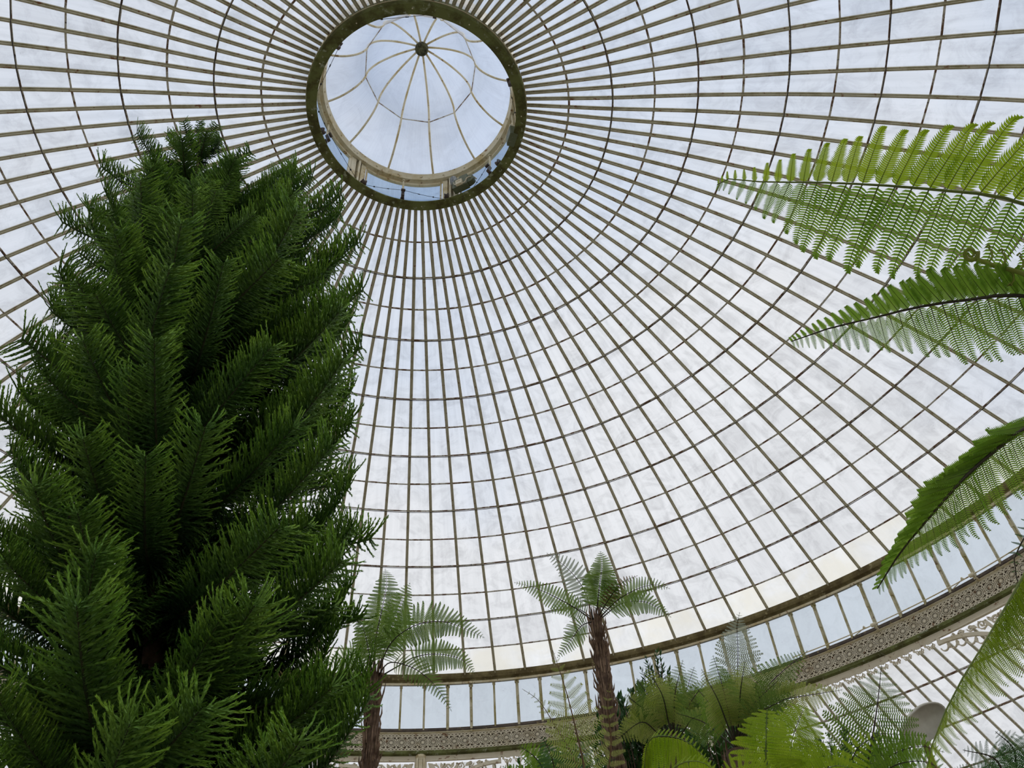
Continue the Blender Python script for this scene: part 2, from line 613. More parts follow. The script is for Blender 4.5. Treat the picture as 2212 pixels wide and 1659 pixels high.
# upper flange ring with bolt heads
mb = MB()
mb.revolve([(0.806, 7.30), (0.822, 7.228), (0.84, 7.224), (0.885, 7.232), (0.90, 7.31), (0.82, 7.322)], 144)
lpart(mb, 'flange', M['cream'])
bolt = MB(); bolt.tube([(0, 0.012, 0), (0, -0.004, 0), (0, -0.012, 0)], [0.016, 0.016, 0.008], 8)
bolt_me = bolt.mesh('bolt', M['cream'])
for i in range(24):
    obj('bolt', bolt_me, lan, linv @ Matrix.Translation(pol(5 + 15 * i, 0.815, 7.262)) @ rotz(5 + 15 * i))
# posts, window frames and panes of the drum
POST = [-36 + 60 * i for i in range(6)]
for ph in POST:
    mb = MB()
    for e in (-3.6, 3.6):
        a = rotz(ph + e)
        mb.box(a @ (pol(0, 0.872, 7.05)), a.to_3x3() @ Vector((0.038, 0, 0)), a.to_3x3() @ Vector((0, 0.03, 0)), (0, 0, 0.29))
    a = rotz(ph)
    mb.box(a @ pol(0, 0.888, 7.05), a.to_3x3() @ Vector((0.1, 0, 0)), a.to_3x3() @ Vector((0, 0.012, 0)), (0, 0, 0.29))
    mb.box(a @ pol(0, 0.862, 7.05), a.to_3x3() @ Vector((0.016, 0, 0)), a.to_3x3() @ Vector((0, 0.04, 0)), (0, 0, 0.29))
    lpart(mb, 'post', M['cream'])
    a0, a1 = ph + 6.5, ph + 53.5
    mb = MB()
    mb.revolve([(0.862, 6.872), (0.882, 6.872), (0.882, 6.90), (0.862, 6.90)], 20, a0, a1)
    mb.revolve([(0.855, 7.185), (0.88, 7.185), (0.88, 7.215), (0.855, 7.215)], 20, a0, a1)
    for aa in (a0, a1):
        mb.tube([pol(aa, 0.868, 6.875), pol(aa, 0.868, 7.21)], 0.014, 4)
    fr = lpart(mb, 'window_frame', M['cream'])
    mb = MB()
    mb.revolve([(0.874, 6.88), (0.877, 6.88), (0.877, 7.19), (0.874, 7.19)], 20, a0, a1)
    o = mb.build('pane', M['pane_cl'], fr)

# ------------------------------------------------------------------ clerestory
cl = empty('wall_clerestory', pol(0, 0, 4.5))
tag(cl, 'band of upright bluish windows with cream mullions below the dome', kind='structure')
cinv = Matrix.Translation(-cl.location)
NM = 145
MPH = [4.70 + 360.0 / NM * i for i in range(NM)]


def mullion(w, d):
    mb = MB()
    mb.box(pol(0, 6.405, 4.79), (w, 0, 0), (0, d, 0), (0, 0, 0.50))
    mb.box(pol(0, 6.392, 4.79), (w * 0.55, 0, 0), (0, d, 0), (0, 0, 0.50))
    mb.box(pol(0, 6.40, 4.515), (w * 0.8, 0, 0), (0, d * 1.5, 0), (0, 0, 0.055))
    mb.box(pol(0, 6.395, 5.06), (w * 1.5, 0, 0), (0, d * 1.2, 0), (0, 0, 0.03))
    return mb


thick = mullion(0.026, 0.024)
thick.box(pol(0, 6.385, 4.80), (0.022, 0, 0), (0, 0.02, 0), (0, 0, 0.045))
thick = thick.mesh('mullion', M['mull'])
thin = mullion(0.018, 0.02).mesh('mullion', M['mull'])
h = 180.0 / NM
c = [pol(-h, 6.415, 4.535), pol(h, 6.415, 4.535), pol(h, 6.415, 5.10), pol(-h, 6.415, 5.10)]
pcl = pane_mesh('pane', c, None).mesh('pane', [M['pane_cl'], M['clear']])
for i, ph in enumerate(MPH):
    obj('mullion', thick if i % 3 else thin, cl, cinv @ rotz(ph))
    obj('pane', pcl, cl, cinv @ rotz(ph + h))
# sill
mb = MB()
mb.revolve([(6.375, 4.51), (6.39, 4.545), (6.43, 4.545), (6.43, 4.495), (6.38, 4.495)], 216)
o = mb.build('sill_beam', M['darkbeam'], cl); o.matrix_local = cinv

# ------------------------------------------------------------------ frieze
RF = 6.40
DEG = 1.0 / (S * RF * math.pi / 180)       # degrees for one metre along the frieze


class Flat(MB):
    """ironwork cut from plate: u metres along the wall, v metres up, extruded towards the room"""
    def __init__(self, zc, depth=0.014, rho=RF):
        super().__init__()
        self.zc, self.d, self.rho = zc, depth, rho

    def P(self, u, v, d):
        return pol(u * DEG, self.rho - d / S, self.zc + v / S)

    def plate(self, pts, d0=0.0, d1=None):
        d1 = self.d if d1 is None else d1
        n = len(pts)
        vs = [self.P(u, v, d1) for u, v in pts] + [self.P(u, v, d0) for u, v in pts]
        fs = [tuple(range(n))] + [(i, i + n, (i + 1) % n + n, (i + 1) % n) for i in range(n)]
        self.add(vs, fs)

    def annulus(self, cu, cv, ro, ri, n=16, a0=0.0, a1=360.0, d1=None):
        d1 = self.d if d1 is None else d1
        full = a1 - a0 > 359
        vs, fs = [], []
        c = n if full else n + 1
        for i in range(c):
            a = R(a0 + (a1 - a0) * i / n)
            for r, d in ((ro, d1), (ri, d1), (ri, 0), (ro, 0)):
                vs.append(self.P(cu + r * math.cos(a), cv + r * math.sin(a), d))
        for i in range(n):
            j = (i + 1) % c
            for e in range(4):
                if e == 2:
                    continue
                fs.append((4 * i + e, 4 * i + (e + 1) % 4, 4 * j + (e + 1) % 4, 4 * j + e))
        self.add(vs, fs)

    def disc(self, cu, cv, r, n=10, d1=None):
        self.plate([(cu + r * math.cos(2 * math.pi * i / n), cv + r * math.sin(2 * math.pi * i / n)) for i in range(n)], 0, d1)

    def bar(self, u0, v0, u1, v1, w, d1=None):
        dx, dy = u1 - u0, v1 - v0
        l = math.hypot(dx, dy) or 1e-6
        px, py = -dy / l * w / 2, dx / l * w / 2
        self.plate([(u0 + px, v0 + py), (u0 - px, v0 - py), (u1 - px, v1 - py), (u1 + px, v1 + py)], 0, d1)

    def path(self, pts, w, d1=None):
        for (a, b), (c, d) in zip(pts[:-1], pts[1:]):
            self.bar(a, b, c, d, w, d1)

    def leaf(self, u, v, ang, l, w):
        a = R(ang)
        ca, sa = math.cos(a), math.sin(a)
        pts = [(0, 0), (0.35 * l, -w / 2), (0.7 * l, -w * 0.32), (l, 0), (0.7 * l, w * 0.32), (0.35 * l, w / 2)]
        self.plate([(u + x * ca - y * sa, v + x * sa + y * ca) for x, y in pts])


trim = empty('trim_3', pol(0, 0, 4.2))
tag(trim, 'pierced cream iron frieze of wheel rosettes running below the clerestory windows', kind='structure')
tinv = Matrix.Translation(-trim.location)
PITCH = 360.0 / 336
PW = PITCH / DEG
fp = Flat(4.383, 0.016)
for q in range(4):
    u = (q - 1.5) * PW
    fp.annulus(u, 0, 0.090, 0.079, 20)
    fp.annulus(u, 0, 0.067, 0.057, 20)
    fp.disc(u, 0, 0.024, 10)
    for s in range(12):
        a = R(30 * s + 15)
        fp.bar(u + 0.02 * math.cos(a), 0.02 * math.sin(a), u + 0.06 * math.cos(a), 0.06 * math.sin(a), 0.008, 0.012)
    for s in range(12):
        a = R(30 * s)
        fp.bar(u + 0.066 * math.cos(a), 0.066 * math.sin(a), u + 0.082 * math.cos(a), 0.082 * math.sin(a), 0.007, 0.012)
    e = u + PW / 2
    fp.annulus(e, 0, 0.022, 0.011, 10)
    for sv in (-1, 1):
        fp.annulus(e, sv * 0.055, 0.024, 0.012, 10)
        fp.disc(e, sv * 0.088, 0.016, 8)
        fp.bar(u, sv * 0.088, u, sv * 0.104, 0.03)
        fp.bar(u - PW / 2, sv * 0.102, u + PW / 2, sv * 0.102, 0.008)
        n = 3
        for c in range(n):
            x0 = u - PW / 2 + c * PW / n
            x1 = x0 + PW / n
            fp.bar(x0, sv * 0.106, x1, sv * 0.146, 0.013)
            fp.bar(x0, sv * 0.146, x1, sv * 0.106, 0.013)
            fp.disc((x0 + x1) / 2, sv * 0.126, 0.014, 8)
        fp.bar(u - PW / 2, sv * 0.151, u + PW / 2, sv * 0.151, 0.014)
fp.bar(2 * PW - 0.006, -0.158, 2 * PW - 0.006, 0.158, 0.01, 0.02)
fpm = fp.mesh('frieze_panel', M['white'])
PH0 = 1.45 - PITCH / 2 + 2 * PITCH
for i in range(84):
    obj('frieze_panel', fpm, trim, tinv @ rotz(PH0 + 4 * PITCH * i))
mb = MB(); mb.revolve([(6.402, 4.27), (6.43, 4.27), (6.43, 4.495), (6.402, 4.495)], 252)
o = mb.build('backing', M['friezeback'], trim); o.matrix_local = tinv
mb = MB()
mb.revolve([(6.37, 4.492), (6.385, 4.504), (6.43, 4.504), (6.43, 4.482), (6.39, 4.482)], 252)
o = mb.build('top_moulding', M['cream'], trim); o.matrix_local = tinv
mb = MB()
mb.revolve([(6.375, 4.284), (6.365, 4.275), (6.365, 4.262), (6.345, 4.255), (6.345, 4.235), (6.372, 4.222), (6.43, 4.222), (6.43, 4.284)], 252)
o = mb.build('gutter_moulding', M['moss'], trim); o.matrix_local = tinv
mb = MB()
mb.revolve([(6.378, 4.222), (6.382, 4.205), (6.385, 4.172), (6.42, 4.172), (6.43, 4.232)], 252)
o = mb.build('cornice', M['white'], trim); o.matrix_local = tinv

# hanging fringe between the brackets
COL = [4.5 + 30 * i for i in range(12)]
fr = Flat(4.172, 0.014, 6.395)
for q in range(2):
    u = (q - 0.5) * PW
    fr.bar(u - PW / 2, -0.008, u + PW / 2, -0.008, 0.02)
    fr.annulus(u, -0.05, 0.046, 0.032, 14, 200, 520)
    fr.annulus(u - 0.045, -0.075, 0.026, 0.012, 10)
    fr.annulus(u + 0.045, -0.075, 0.026, 0.012, 10)
    fr.disc(u - PW / 2 + 0.012, -0.04, 0.022, 8)
    fr.disc(u + 0.0, -0.018, 0.02, 8)
    fr.leaf(u, -0.075, -90, 0.055, 0.04)
    fr.disc(u - 0.04, -0.108, 0.017, 8)
    fr.disc(u + 0.04, -0.108, 0.017, 8)
frm = fr.mesh('fringe', M['white'])
for c in COL:
    n = 6
    for i in range(n):
        obj('fringe', frm, trim, tinv @ rotz(c + 8.2 + (i + 0.5) * 13.6 / n))

# spandrel bracket beside a column, built for the clockwise side
br = Flat(4.172, 0.03, 6.395)
L = 8.1 / DEG
H = 0.74 * S
br.plate([(0.06, -0.02), (L, -0.02), (L, 0.0), (0.06, 0.0)], 0, 0.035)
br.plate([(L - 0.05, -0.10), (L, -0.10), (L, 0.0), (L - 0.05, 0.0)], 0, 0.035)
arch = []
for i in range(29):
    x = 1 - i / 28 * 0.995
    u = 0.09 + (L - 0.09) * x
    arch.append((u, -0.10 - H * (1 - math.sqrt(max(0, 1 - (1 - x) ** 2)))))
br.path(arch, 0.045, 0.05)
br.path([(u, v + 0.035) for u, v in arch[:24]], 0.012, 0.035)
br.plate([(0.06, -0.02), (0.11, -0.02), (0.11, -H * 0.85), (0.06, -H * 0.85)], 0, 0.035)
# cusps under the arch
acc = 0.0
last = arch[0]
for i in range(1, 24):
    u0, v0 = arch[i - 1]
    u1, v1 = arch[i]
    acc += math.hypot(u1 - u0, v1 - v0)
    if acc > 0.125:
        ang = math.degrees(math.atan2(v1 - last[1], u1 - last[0]))
        cu, cv = (u1 + last[0]) / 2, (v1 + last[1]) / 2
        nx, ny = math.sin(R(ang)), -math.cos(R(ang))
        if ny > 0:
            nx, ny = -nx, -ny
        br.annulus(cu + nx * 0.05, cv + ny * 0.05, 0.062, 0.046, 10, ang, ang + 180) if False else br.annulus(cu - nx * -0.075, cv - ny * -0.075, 0.066, 0.05, 10, ang + 180 if ny < 0 and False else ang, ang + 180 if True else ang)
        br.leaf(u1 + nx * 0.02, v1 + ny * 0.02, math.degrees(math.atan2(ny, nx)), 0.10, 0.045)
        br.disc(u1 + nx * 0.075, v1 + ny * 0.075, 0.02, 8)
        acc = 0.0
        last = (u1, v1)
# scrolls in the spandrel


def scroll(u, v, r, a0, turns, w):
    pts = []
    n = int(14 * abs(turns))
    for i in range(n + 1):
        t = i / n
        a = R(a0 + 360 * turns * t)
        rr = r * (1 - 0.86 * t)
        pts.append((u + rr * math.cos(a), v + rr * math.sin(a)))
    br.path(pts, w, 0.028)
    for i in range(2, n - 4, 3):
        p, q = pts[i], pts[i + 1]
        ang = math.degrees(math.atan2(q[1] - p[1], q[0] - p[0]))
        br.leaf(p[0], p[1], ang - 42, r * 0.42, r * 0.2)
    br.disc(pts[-1][0], pts[-1][1], w * 0.9, 8)


for u, v, r, a0, t in ((0.24, -0.16, 0.12, 200, 1.6), (0.24, -0.43, 0.11, 30, -1.6), (0.21, -0.67, 0.085, 200, 1.5), (0.50, -0.15, 0.11, 0, -1.6),
                       (0.45, -0.33, 0.075, 120, 1.4), (0.72, -0.115, 0.078, 200, 1.5), (0.90, -0.085, 0.055, 0, -1.4), (1.05, -0.07, 0.04, 180, 1.3), (1.18, -0.06, 0.032, 0, -1.2)):
    scroll(u, v, r, a0, t, max(0.014, r * 0.2))
for u, v, a, l in ((0.13, -0.05, -40, 0.2), (0.36, -0.05, -70, 0.16), (0.36, -0.28, 200, 0.2), (0.6, -0.05, -120, 0.13), (0.6, -0.2, 60, 0.14), (0.34, -0.52, 100, 0.14), (0.8, -0.12, 30, 0.12), (1.0, -0.08, 10, 0.1), (0.16, -0.3, -80, 0.2), (0.15, -0.56, -80, 0.18)):
    br.leaf(u, v, a, l, l * 0.42)
brm = br.mesh('bracket', M['white'])
mir = Flat(4.172)
mir.v = [(-x, y, z) for x, y, z in br.v]
mir.f = [tuple(reversed(f)) for f in br.f]
mir.mi = br.mi
mim = mir.mesh('bracket', M['white'])
for c in COL:
    obj('bracket', brm, trim, tinv @ rotz(c))
    obj('bracket', mim, trim, tinv @ rotz(c))
    k = COL.index(c)
mb = MB()
zt, zb = ZC + S * 4.23, 0.0
pc = pol(0, 6.40, 0)
prof = [(0.11, 0.0), (0.11, 0.25), (0.085, 0.3), (0.07, 0.45), (0.062, zt - 1.25), (0.075, zt - 1.2), (0.065, zt - 1.15), (0.085, zt - 1.08), (0.07, zt - 1.05), (0.07, zt - 0.1), (0.1, zt - 0.04), (0.1, zt)]
mb.tube([(pc.x, pc.y, z) for r_, z in prof], [r_ for r_, z in prof], 12)
for e in (-1, 1):
    mb.box((pc.x + e * 0.062, pc.y - 0.03, zt - 0.56), (0.016, 0, 0), (0, 0.045, 0), (0, 0, 0.5))
colm = mb.mesh('shaft', M['cream'])
# only the columns whose heads the room shows are told apart by what hangs beside them
for i, c in enumerate(COL):
    o = obj('column', colm, None, rotz(c))
    tag(o, 'slender cream iron column carrying the pierced frieze', kind='structure', group='iron columns under the frieze')

# ------------------------------------------------------------------ lower aisle roof beyond the frieze
ais = empty('ceiling_aisle', pol(0, 0, 3.0))
tag(ais, 'lower ring of sloping glass roof seen beyond the frieze', kind='structure')
ainv = Matrix.Translation(-ais.location)
AR = [6.46, 6.885, 7.53, 8.18, 8.83, 9.5, 10.2, 10.9, 11.5, 11.9]
AZ = [4.158, 4.038, 3.853, 3.655, 3.43, 3.16, 2.80, 2.30, 1.65, 0.9]
curve = smooth_curve([(0, S * r, ZC + S * z) for r, z in zip(AR, AZ)], 19)
mb = MB()
for i in range(len(curve) - 1):
    a, b = curve[i], curve[i + 1]
    d = (b - a)
    nrm = Vector((1, 0, 0)).cross(d).normalized()
    nrm = nrm if nrm.z > 0 else -nrm
    mb.box((a + b) / 2, (0.017, 0, 0), d / 2, nrm * 0.02)
    mb.box((a + b) / 2 - nrm * 0.025, (0.007, 0, 0), d / 2, nrm * 0.02)
abar = mb.mesh('bar', M['rib'])
NA = 288
APH = [0.62 + 360.0 / NA * i for i in range(NA)]
for ph in APH:
    obj('bar', abar, ais, ainv @ rotz(ph))
for kx in range(1, len(AR) - 1):
    mb = MB()
    mb.revolve([(AR[kx] - 0.011, AZ[kx] + 0.006), (AR[kx] + 0.011, AZ[kx] + 0.0), (AR[kx] + 0.011, AZ[kx] - 0.008), (AR[kx] - 0.011, AZ[kx] - 0.004)], 288)
    o = mb.build('glazing_bar', M['lap'], ais); o.matrix_local = ainv
pane_rows(ais, ainv, 'pane', AR, [z + 0.012 for z in AZ], APH + [APH[0] + 360], lambda k: [M['pane'], M['clear']], keep=160, cross=360.0 / NA)
mb = MB()
mb.revolve([(11.9, 0.95), (12.05, 0.95), (12.05, -1.0), (11.9, -1.0)], 144)
o = mb.build('wall_outer', M['cream'])
tag(o, 'low cream outer wall of the glasshouse', kind='structure')

# opening gear rod along the sill on the far right
mb = MB()
mb.tube([pol(43.5 + i * 0.5, 6.31, 4.53) for i in range(52)], 0.009, 6)
rod = mb.build('opening_rod', M['cream'], cl); rod.matrix_local = cinv
for ph in (51.9, 61.9):
    mb = MB()
    mb.tube([pol(ph - 0.22, 6.31, 4.53), pol(ph + 0.22, 6.31, 4.53)], 0.032, 10)
    mb.tube([pol(ph, 6.31, 4.52), pol(ph + 0.1, 6.40, 4.50)], 0.02, 6)
    o = mb.build('collar', M['cream'], rod)
    mb = MB()
    mb.tube([pol(ph - 0.95, 6.31, 4.545), pol(ph - 0.80, 6.31, 4.535), pol(ph - 0.7, 6.31, 4.53)], [0.03, 0.012, 0.011], 8)
    mb.tube([pol(ph - 2.2, 6.36, 4.525), pol(ph - 0.9, 6.31, 4.54)], 0.008, 6)
    o = mb.build('lever', M['cream'], rod)

# ------------------------------------------------------------------ winding gear in the oculus
def local_frame(phi, rho, z):
    return Matrix.Translation(pol(phi, rho, z)) @ rotz(phi)      # y axis points outwards, z up


arm_b = MB()
arm_b.box((0, -0.02, 0.06), (0.022, 0, 0), (0, 0.02, 0.075), (0, 0.02, -0.012))
arm_b.box((0, 0.04, -0.02), (0.028, 0, 0), (0, 0.05, 0), (0, 0, 0.02))
arm_b.tube([(-0.03, -0.05, 0.135), (0.03, -0.05, 0.135)], 0.022, 10)
arm_me = arm_b.mesh('arm', M['pulley'])
wh = MB()
wh.tube([(-0.03, 0, 0), (-0.022, 0, 0), (-0.008, 0, 0), (0.008, 0, 0), (0.022, 0, 0), (0.03, 0, 0)], [0.056, 0.056, 0.044, 0.044, 0.056, 0.056], 18)
wh.tube([(-0.045, 0, 0), (0.045, 0, 0)], 0.014, 8)
wheel_me = wh.mesh('wheel', M['pulley'], False)
ac = MB()
ac.tube([(0, 0.0, 0.10), (0, 0.02, 0.52)], 0.016, 8)
ac.tube([(0, 0.02, 0.49), (0, 0.02, 0.54)], 0.03, 10)
act_me = ac.mesh('actuator_rod', M['cream'])
lbl = {-6: 'brown pulley arm at the lowest edge of the oculus between two posts',
       54: 'brown pulley arm on the oculus ring between winch motor and control box',
       114: 'brown pulley arm on the right edge of the oculus above the control box',
       174: 'brown pulley arm at the very top edge of the oculus',
       234: 'brown pulley arm on the upper left edge of the oculus',
       294: 'brown pulley arm on the lower left edge of the oculus, nearest the conifer'}
PUL = {}
for ph, l in lbl.items():
    PUL[ph] = t = empty('cable_pulley'); t.matrix_world = local_frame(ph, 0.838, 6.90)
    tag(t, l, 'pulley', 'pulley arms around the oculus')
    obj('arm', arm_me, t)
    obj('actuator_rod', act_me, t)
wl = {-72: 'brown grooved wheel on the lower left of the oculus ring', -31.5: 'brown grooved wheel left of the lowest pulley arm at a post foot',
      22: 'brown grooved wheel right of the lowest pulley arm beside the winch motor', 62: 'brown grooved wheel tucked behind the pulley arm near the control box'}
for ph, l in wl.items():
    o = obj('grooved_pulley', wheel_me, None, local_frame(ph, 0.845, 6.905))
    tag(o, l, 'wheel', 'grooved wheels on the oculus ring')
cables = [(-6, 19, 'black cable from the lowest pulley arm to the wheel on its right'), (-6, -30, 'black cable from the lowest pulley arm to the wheel on its left'),
          (294, 324, 'black cable along the lower left window of the oculus'), (234, 266, 'black cable with clips from the upper left pulley arm'),
          (114, 91, 'black cable with clips from the right pulley arm down to the control box'), (174, 212, 'black cable across the top left of the oculus'),
          (54, 40, 'black cable from the lower right pulley arm to the winch motor'), (174, 150, 'black cable across the top right of the oculus'), (294, 271, 'black cable up the left edge of the oculus')]
for a, b, l in cables:
    p, q = local_frame(a, 0.838, 6.90) @ Vector((0.0, -0.05, 0.135)), pol(b, 0.85, 6.90)
    mb = MB()
    pts = [p.lerp(q, i / 8) - Vector((0, 0, 0.02 * math.sin(math.pi * i / 8))) for i in range(9)]
    mb.tube(pts, 0.0032, 5)
    mb.tube([pts[3], pts[3].lerp(pts[4], 0.4)], 0.007, 6)
    mb.tube([pts[6], pts[6].lerp(pts[7], 0.25)], 0.011, 6)
    t = PUL[a]
    inv = local_frame(a, 0.838, 6.90).inverted()
    mb.v = [tuple(inv @ Vector(v)) for v in mb.v]
    o = mb.build('cable', M['cable'], t)

t = empty('winch_motor'); t.matrix_world = local_frame(33, 0.80, 6.94)
tag(t, 'drab green winch motor with conduit mounted on the lower right of the oculus ring', 'motor')
mb = MB()
mb.box((0, 0, 0.02), (0.12, 0, 0), (0, 0.05, 0), (0, 0, 0.11))
mb.box((0.05, 0, 0.14), (0.065, 0, 0), (0, 0.045, 0), (0, 0, 0.04))
mb.tube([(0.13, 0.04, 0.02), (0.13, -0.04, 0.02)], 0.09, 18)
mb.build('housing', M['motor'], t)
mb = MB(); mb.box((0.0, -0.06, -0.03), (0.05, 0, 0), (0, 0.03, 0), (0, 0, 0.055))
mb.box((0.0, -0.092, 0.0), (0.03, 0, 0), (0, 0.004, 0), (0, 0, 0.016))
mb.build('terminal_box', M['cream'], t)
mt, nt, out = new_mat('motor_grey'); principled(nt, out, ramp(nt, noise(nt, 20), [(0.4, (0.16, 0.17, 0.17)), (0.6, (0.22, 0.23, 0.22))]), 0.4, 0.4)
mb = MB(); mb.tube([(-0.10, 0, 0.08), (-0.11, 0, 0.15), (-0.13, 0, 0.27), (-0.132, 0, 0.285)], [0.05, 0.055, 0.055, 0.035], 16)
for i in range(8):
    a = i * math.pi / 4
    mb.box((-0.12 + 0.055 * math.cos(a), 0.055 * math.sin(a), 0.2), (0.004, 0, 0), (0, 0.004, 0), (-0.008, 0, 0.06))
mb.build('motor_cylinder', mt, t)
mb = MB(); mb.tube(smooth_curve([(0.03, -0.07, -0.08), (0.10, -0.08, -0.1), (0.13, -0.07, 0.0), (0.2, -0.02, 0.06), (0.24, 0.02, 0.02)], 16), 0.009, 6)
mb.tube(smooth_curve([(-0.10, -0.04, 0.10), (-0.08, -0.07, -0.02), (-0.03, -0.08, -0.10)], 10), 0.006, 6)
mb.build('conduit', M['white'], t)
t = empty('control_box'); t.matrix_world = local_frame(81, 0.85, 6.90)
tag(t, 'dark green control box with pale louvred top fixed to the right of the oculus ring', 'control box')
mb = MB(); mb.box((0, -0.02, 0.02), (0.10, 0, 0), (0, 0.05, 0), (0, 0, 0.11)); mb.box((0, -0.072, 0.02), (0.085, 0, 0), (0, 0.004, 0), (0, 0, 0.095))
mb.build('case', M['motor'], t)
mb = MB(); mb.box((0.0, -0.02, 0.15), (0.10, 0, 0), (0, 0.05, 0), (0, 0, 0.02))
for i in range(4):
    mb.box((0.0, -0.074, 0.138 + 0.008 * i), (0.08, 0, 0), (0, 0.004, 0), (0, 0, 0.002))
mb.build('louvre', M['white'], t)

# ------------------------------------------------------------------ leaf materials
def leaf_mat(name, c1, c2, trans=0.45, scale=8.0, rough=0.45):
    mt, nt, out = new_mat(name)
    col = ramp(nt, noise(nt, scale, 3), [(0.35, c1), (0.65, c2)])
    b = nt.nodes.new('ShaderNodeBsdfPrincipled')
    nt.links.new(col, b.inputs['Base Color'])
    b.inputs['Roughness'].default_value = rough
    b.inputs['Specular IOR Level'].default_value = 0.3
    t = nt.nodes.new('ShaderNodeBsdfTranslucent')
    g = nt.nodes.new('ShaderNodeGamma')
    g.inputs['Gamma'].default_value = 0.85
    nt.links.new(col, g.inputs['Color'])
    nt.links.new(g.outputs[0], t.inputs['Color'])
    s = nt.nodes.new('ShaderNodeMixShader')
    s.inputs[0].default_value = trans
    nt.links.new(b.outputs[0], s.inputs[1])
    nt.links.new(t.outputs[0], s.inputs[2])
    nt.links.new(s.outputs[0], out.inputs['Surface'])
    return mt


M['fern_bright'] = leaf_mat('fern_bright', (0.29, 0.46, 0.012), (0.40, 0.56, 0.025))
M['fern_mid'] = leaf_mat('fern_mid', (0.16, 0.33, 0.02), (0.25, 0.43, 0.035))
M['fern_tree'] = leaf_mat('fern_tree', (0.12, 0.23, 0.03), (0.21, 0.33, 0.055))
M['fern_olive'] = leaf_mat('fern_olive', (0.30, 0.39, 0.045), (0.45, 0.50, 0.12))
M['fern_dark'] = leaf_mat('fern_dark', (0.04, 0.12, 0.03), (0.07, 0.17, 0.04))
M['fern_pale'] = leaf_mat('fern_pale', (0.36, 0.42, 0.30), (0.44, 0.50, 0.38))
M['fern_young'] = leaf_mat('fern_young', (0.32, 0.42, 0.07), (0.46, 0.50, 0.13))
M['fern_red'] = leaf_mat('fern_red', (0.20, 0.13, 0.05), (0.28, 0.16, 0.07))
M['stipe'] = leaf_mat('dark_stipe', (0.035, 0.03, 0.02), (0.06, 0.05, 0.025), 0.0)
M['stipe_g'] = leaf_mat('green_stipe', (0.12, 0.18, 0.03), (0.20, 0.26, 0.05), 0.0)
M['stipe_b'] = leaf_mat('brown_stipe', (0.16, 0.10, 0.05), (0.22, 0.13, 0.06), 0.0)
M['bark'] = leaf_mat('fibrous_bark', (0.09, 0.055, 0.038), (0.19, 0.12, 0.08), 0.0, 25.0, 0.9)
M['fibre'] = leaf_mat('dead_leaf_base', (0.12, 0.07, 0.045), (0.36, 0.24, 0.16), 0.0, 14.0, 0.9)


# ------------------------------------------------------------------ fern parts
def make_pinna(n, wid, cover, seed, curl=0.0, droop=0.10):
    """one leaflet of a fern frond, unit length along +x: midrib and pairs of pinnules"""
    r = random.Random(seed)
    V, F = [], []

    def mid(x):
        z = -droop * x * x
        if curl and x > 0.8:
            q = (x - 0.8) / 0.2
            return Vector((x - curl * 0.25 * q * q, 0.0, z - curl * 0.3 * q * q))
        return Vector((x, 0.0, z))
    for i in range(n):
        t = (i + 0.6) / n
        x = 0.02 + 0.96 * t
        w = wid * min(1.0, 0.45 + t * 4.0) * (1 - t) ** 0.62 + 0.012
        w *= 0.93 + 0.14 * r.random()
        hw = 0.5 * cover / n
        p = mid(x)
        for s in (-1, 1):
            fx = 0.42 * w
            up = 0.10 * w
            dz = -0.22 * w * (0.7 + 0.6 * r.random())
            o = len(V)
            b0 = p + Vector((-hw, 0, 0))
            b1 = p + Vector((hw, 0, 0))
            m0 = p + Vector((-hw * 0.95 + fx * 0.45, s * w * 0.55, up))
            m1 = p + Vector((hw * 0.85 + fx * 0.5, s * w * 0.55, up))
            tp = p + Vector((fx + hw * 0.4, s * w, dz))
            V += [b0, b1, m1, tp, m0]
            F.append((o, o + 1, o + 2, o + 4) if s < 0 else (o + 4, o + 2, o + 1, o))
            F.append((o + 4, o + 2, o + 3) if s < 0 else (o + 3, o + 2, o + 4))
    k0 = len(F)
    mb = MB()
    mb.add(V, F, 0)
    mb.tube([mid(x) + Vector((0, 0, 0.004)) for x in (0, 0.25, 0.5, 0.75, 0.9, 1.0)], [0.007, 0.006, 0.0045, 0.0035, 0.0025, 0.0015], 3, False, 1)
    return mb


PIN = {'dense': [make_pinna(30, 0.142, 0.93, 1 + i, 0.5) for i in range(3)],
       'lace': [make_pinna(28, 0.122, 0.66, 11 + i, 0.3) for i in range(3)],
       'mid': [make_pinna(22, 0.125, 0.78, 21 + i, 0.2) for i in range(3)],
       'small': [make_pinna(15, 0.122, 0.86, 31 + i, 0.2) for i in range(3)],
       'open': [make_pinna(13, 0.105, 0.60, 61 + i, 0.3) for i in range(3)],
       'sparse': [make_pinna(17, 0.16, 0.45, 41 + i, 0.9) for i in range(3)],
       'coarse': [make_pinna(18, 0.13, 0.50, 51 + i, 0.15) for i in range(2)]}
PIN_ME = {}


def pinna_me(kind, i, leaf, stipe):
    key = (kind, i, leaf, stipe)
    if key not in PIN_ME:
        PIN_ME[key] = PIN[kind][i].mesh('pinna', [M[leaf], M[stipe]])
    return PIN_ME[key]


PIN_NP = {k: [(np.array([tuple(p) for p in b.v]), b.f, b.mi) for b in v] for k, v in PIN.items()}


def even(pts, n):
    """resample a polyline at even spacing"""
    acc = [0.0]
    for a, b in zip(pts[:-1], pts[1:]):
        acc.append(acc[-1] + (b - a).length)
    out, k = [], 0
    for i in range(n):
        d = acc[-1] * i / (n - 1)
        while k < len(pts) - 2 and acc[k + 1] < d:
            k += 1
        f = (d - acc[k]) / max(1e-9, acc[k + 1] - acc[k])
        out.append(pts[k].lerp(pts[k + 1], min(1.0, f)))
    return out


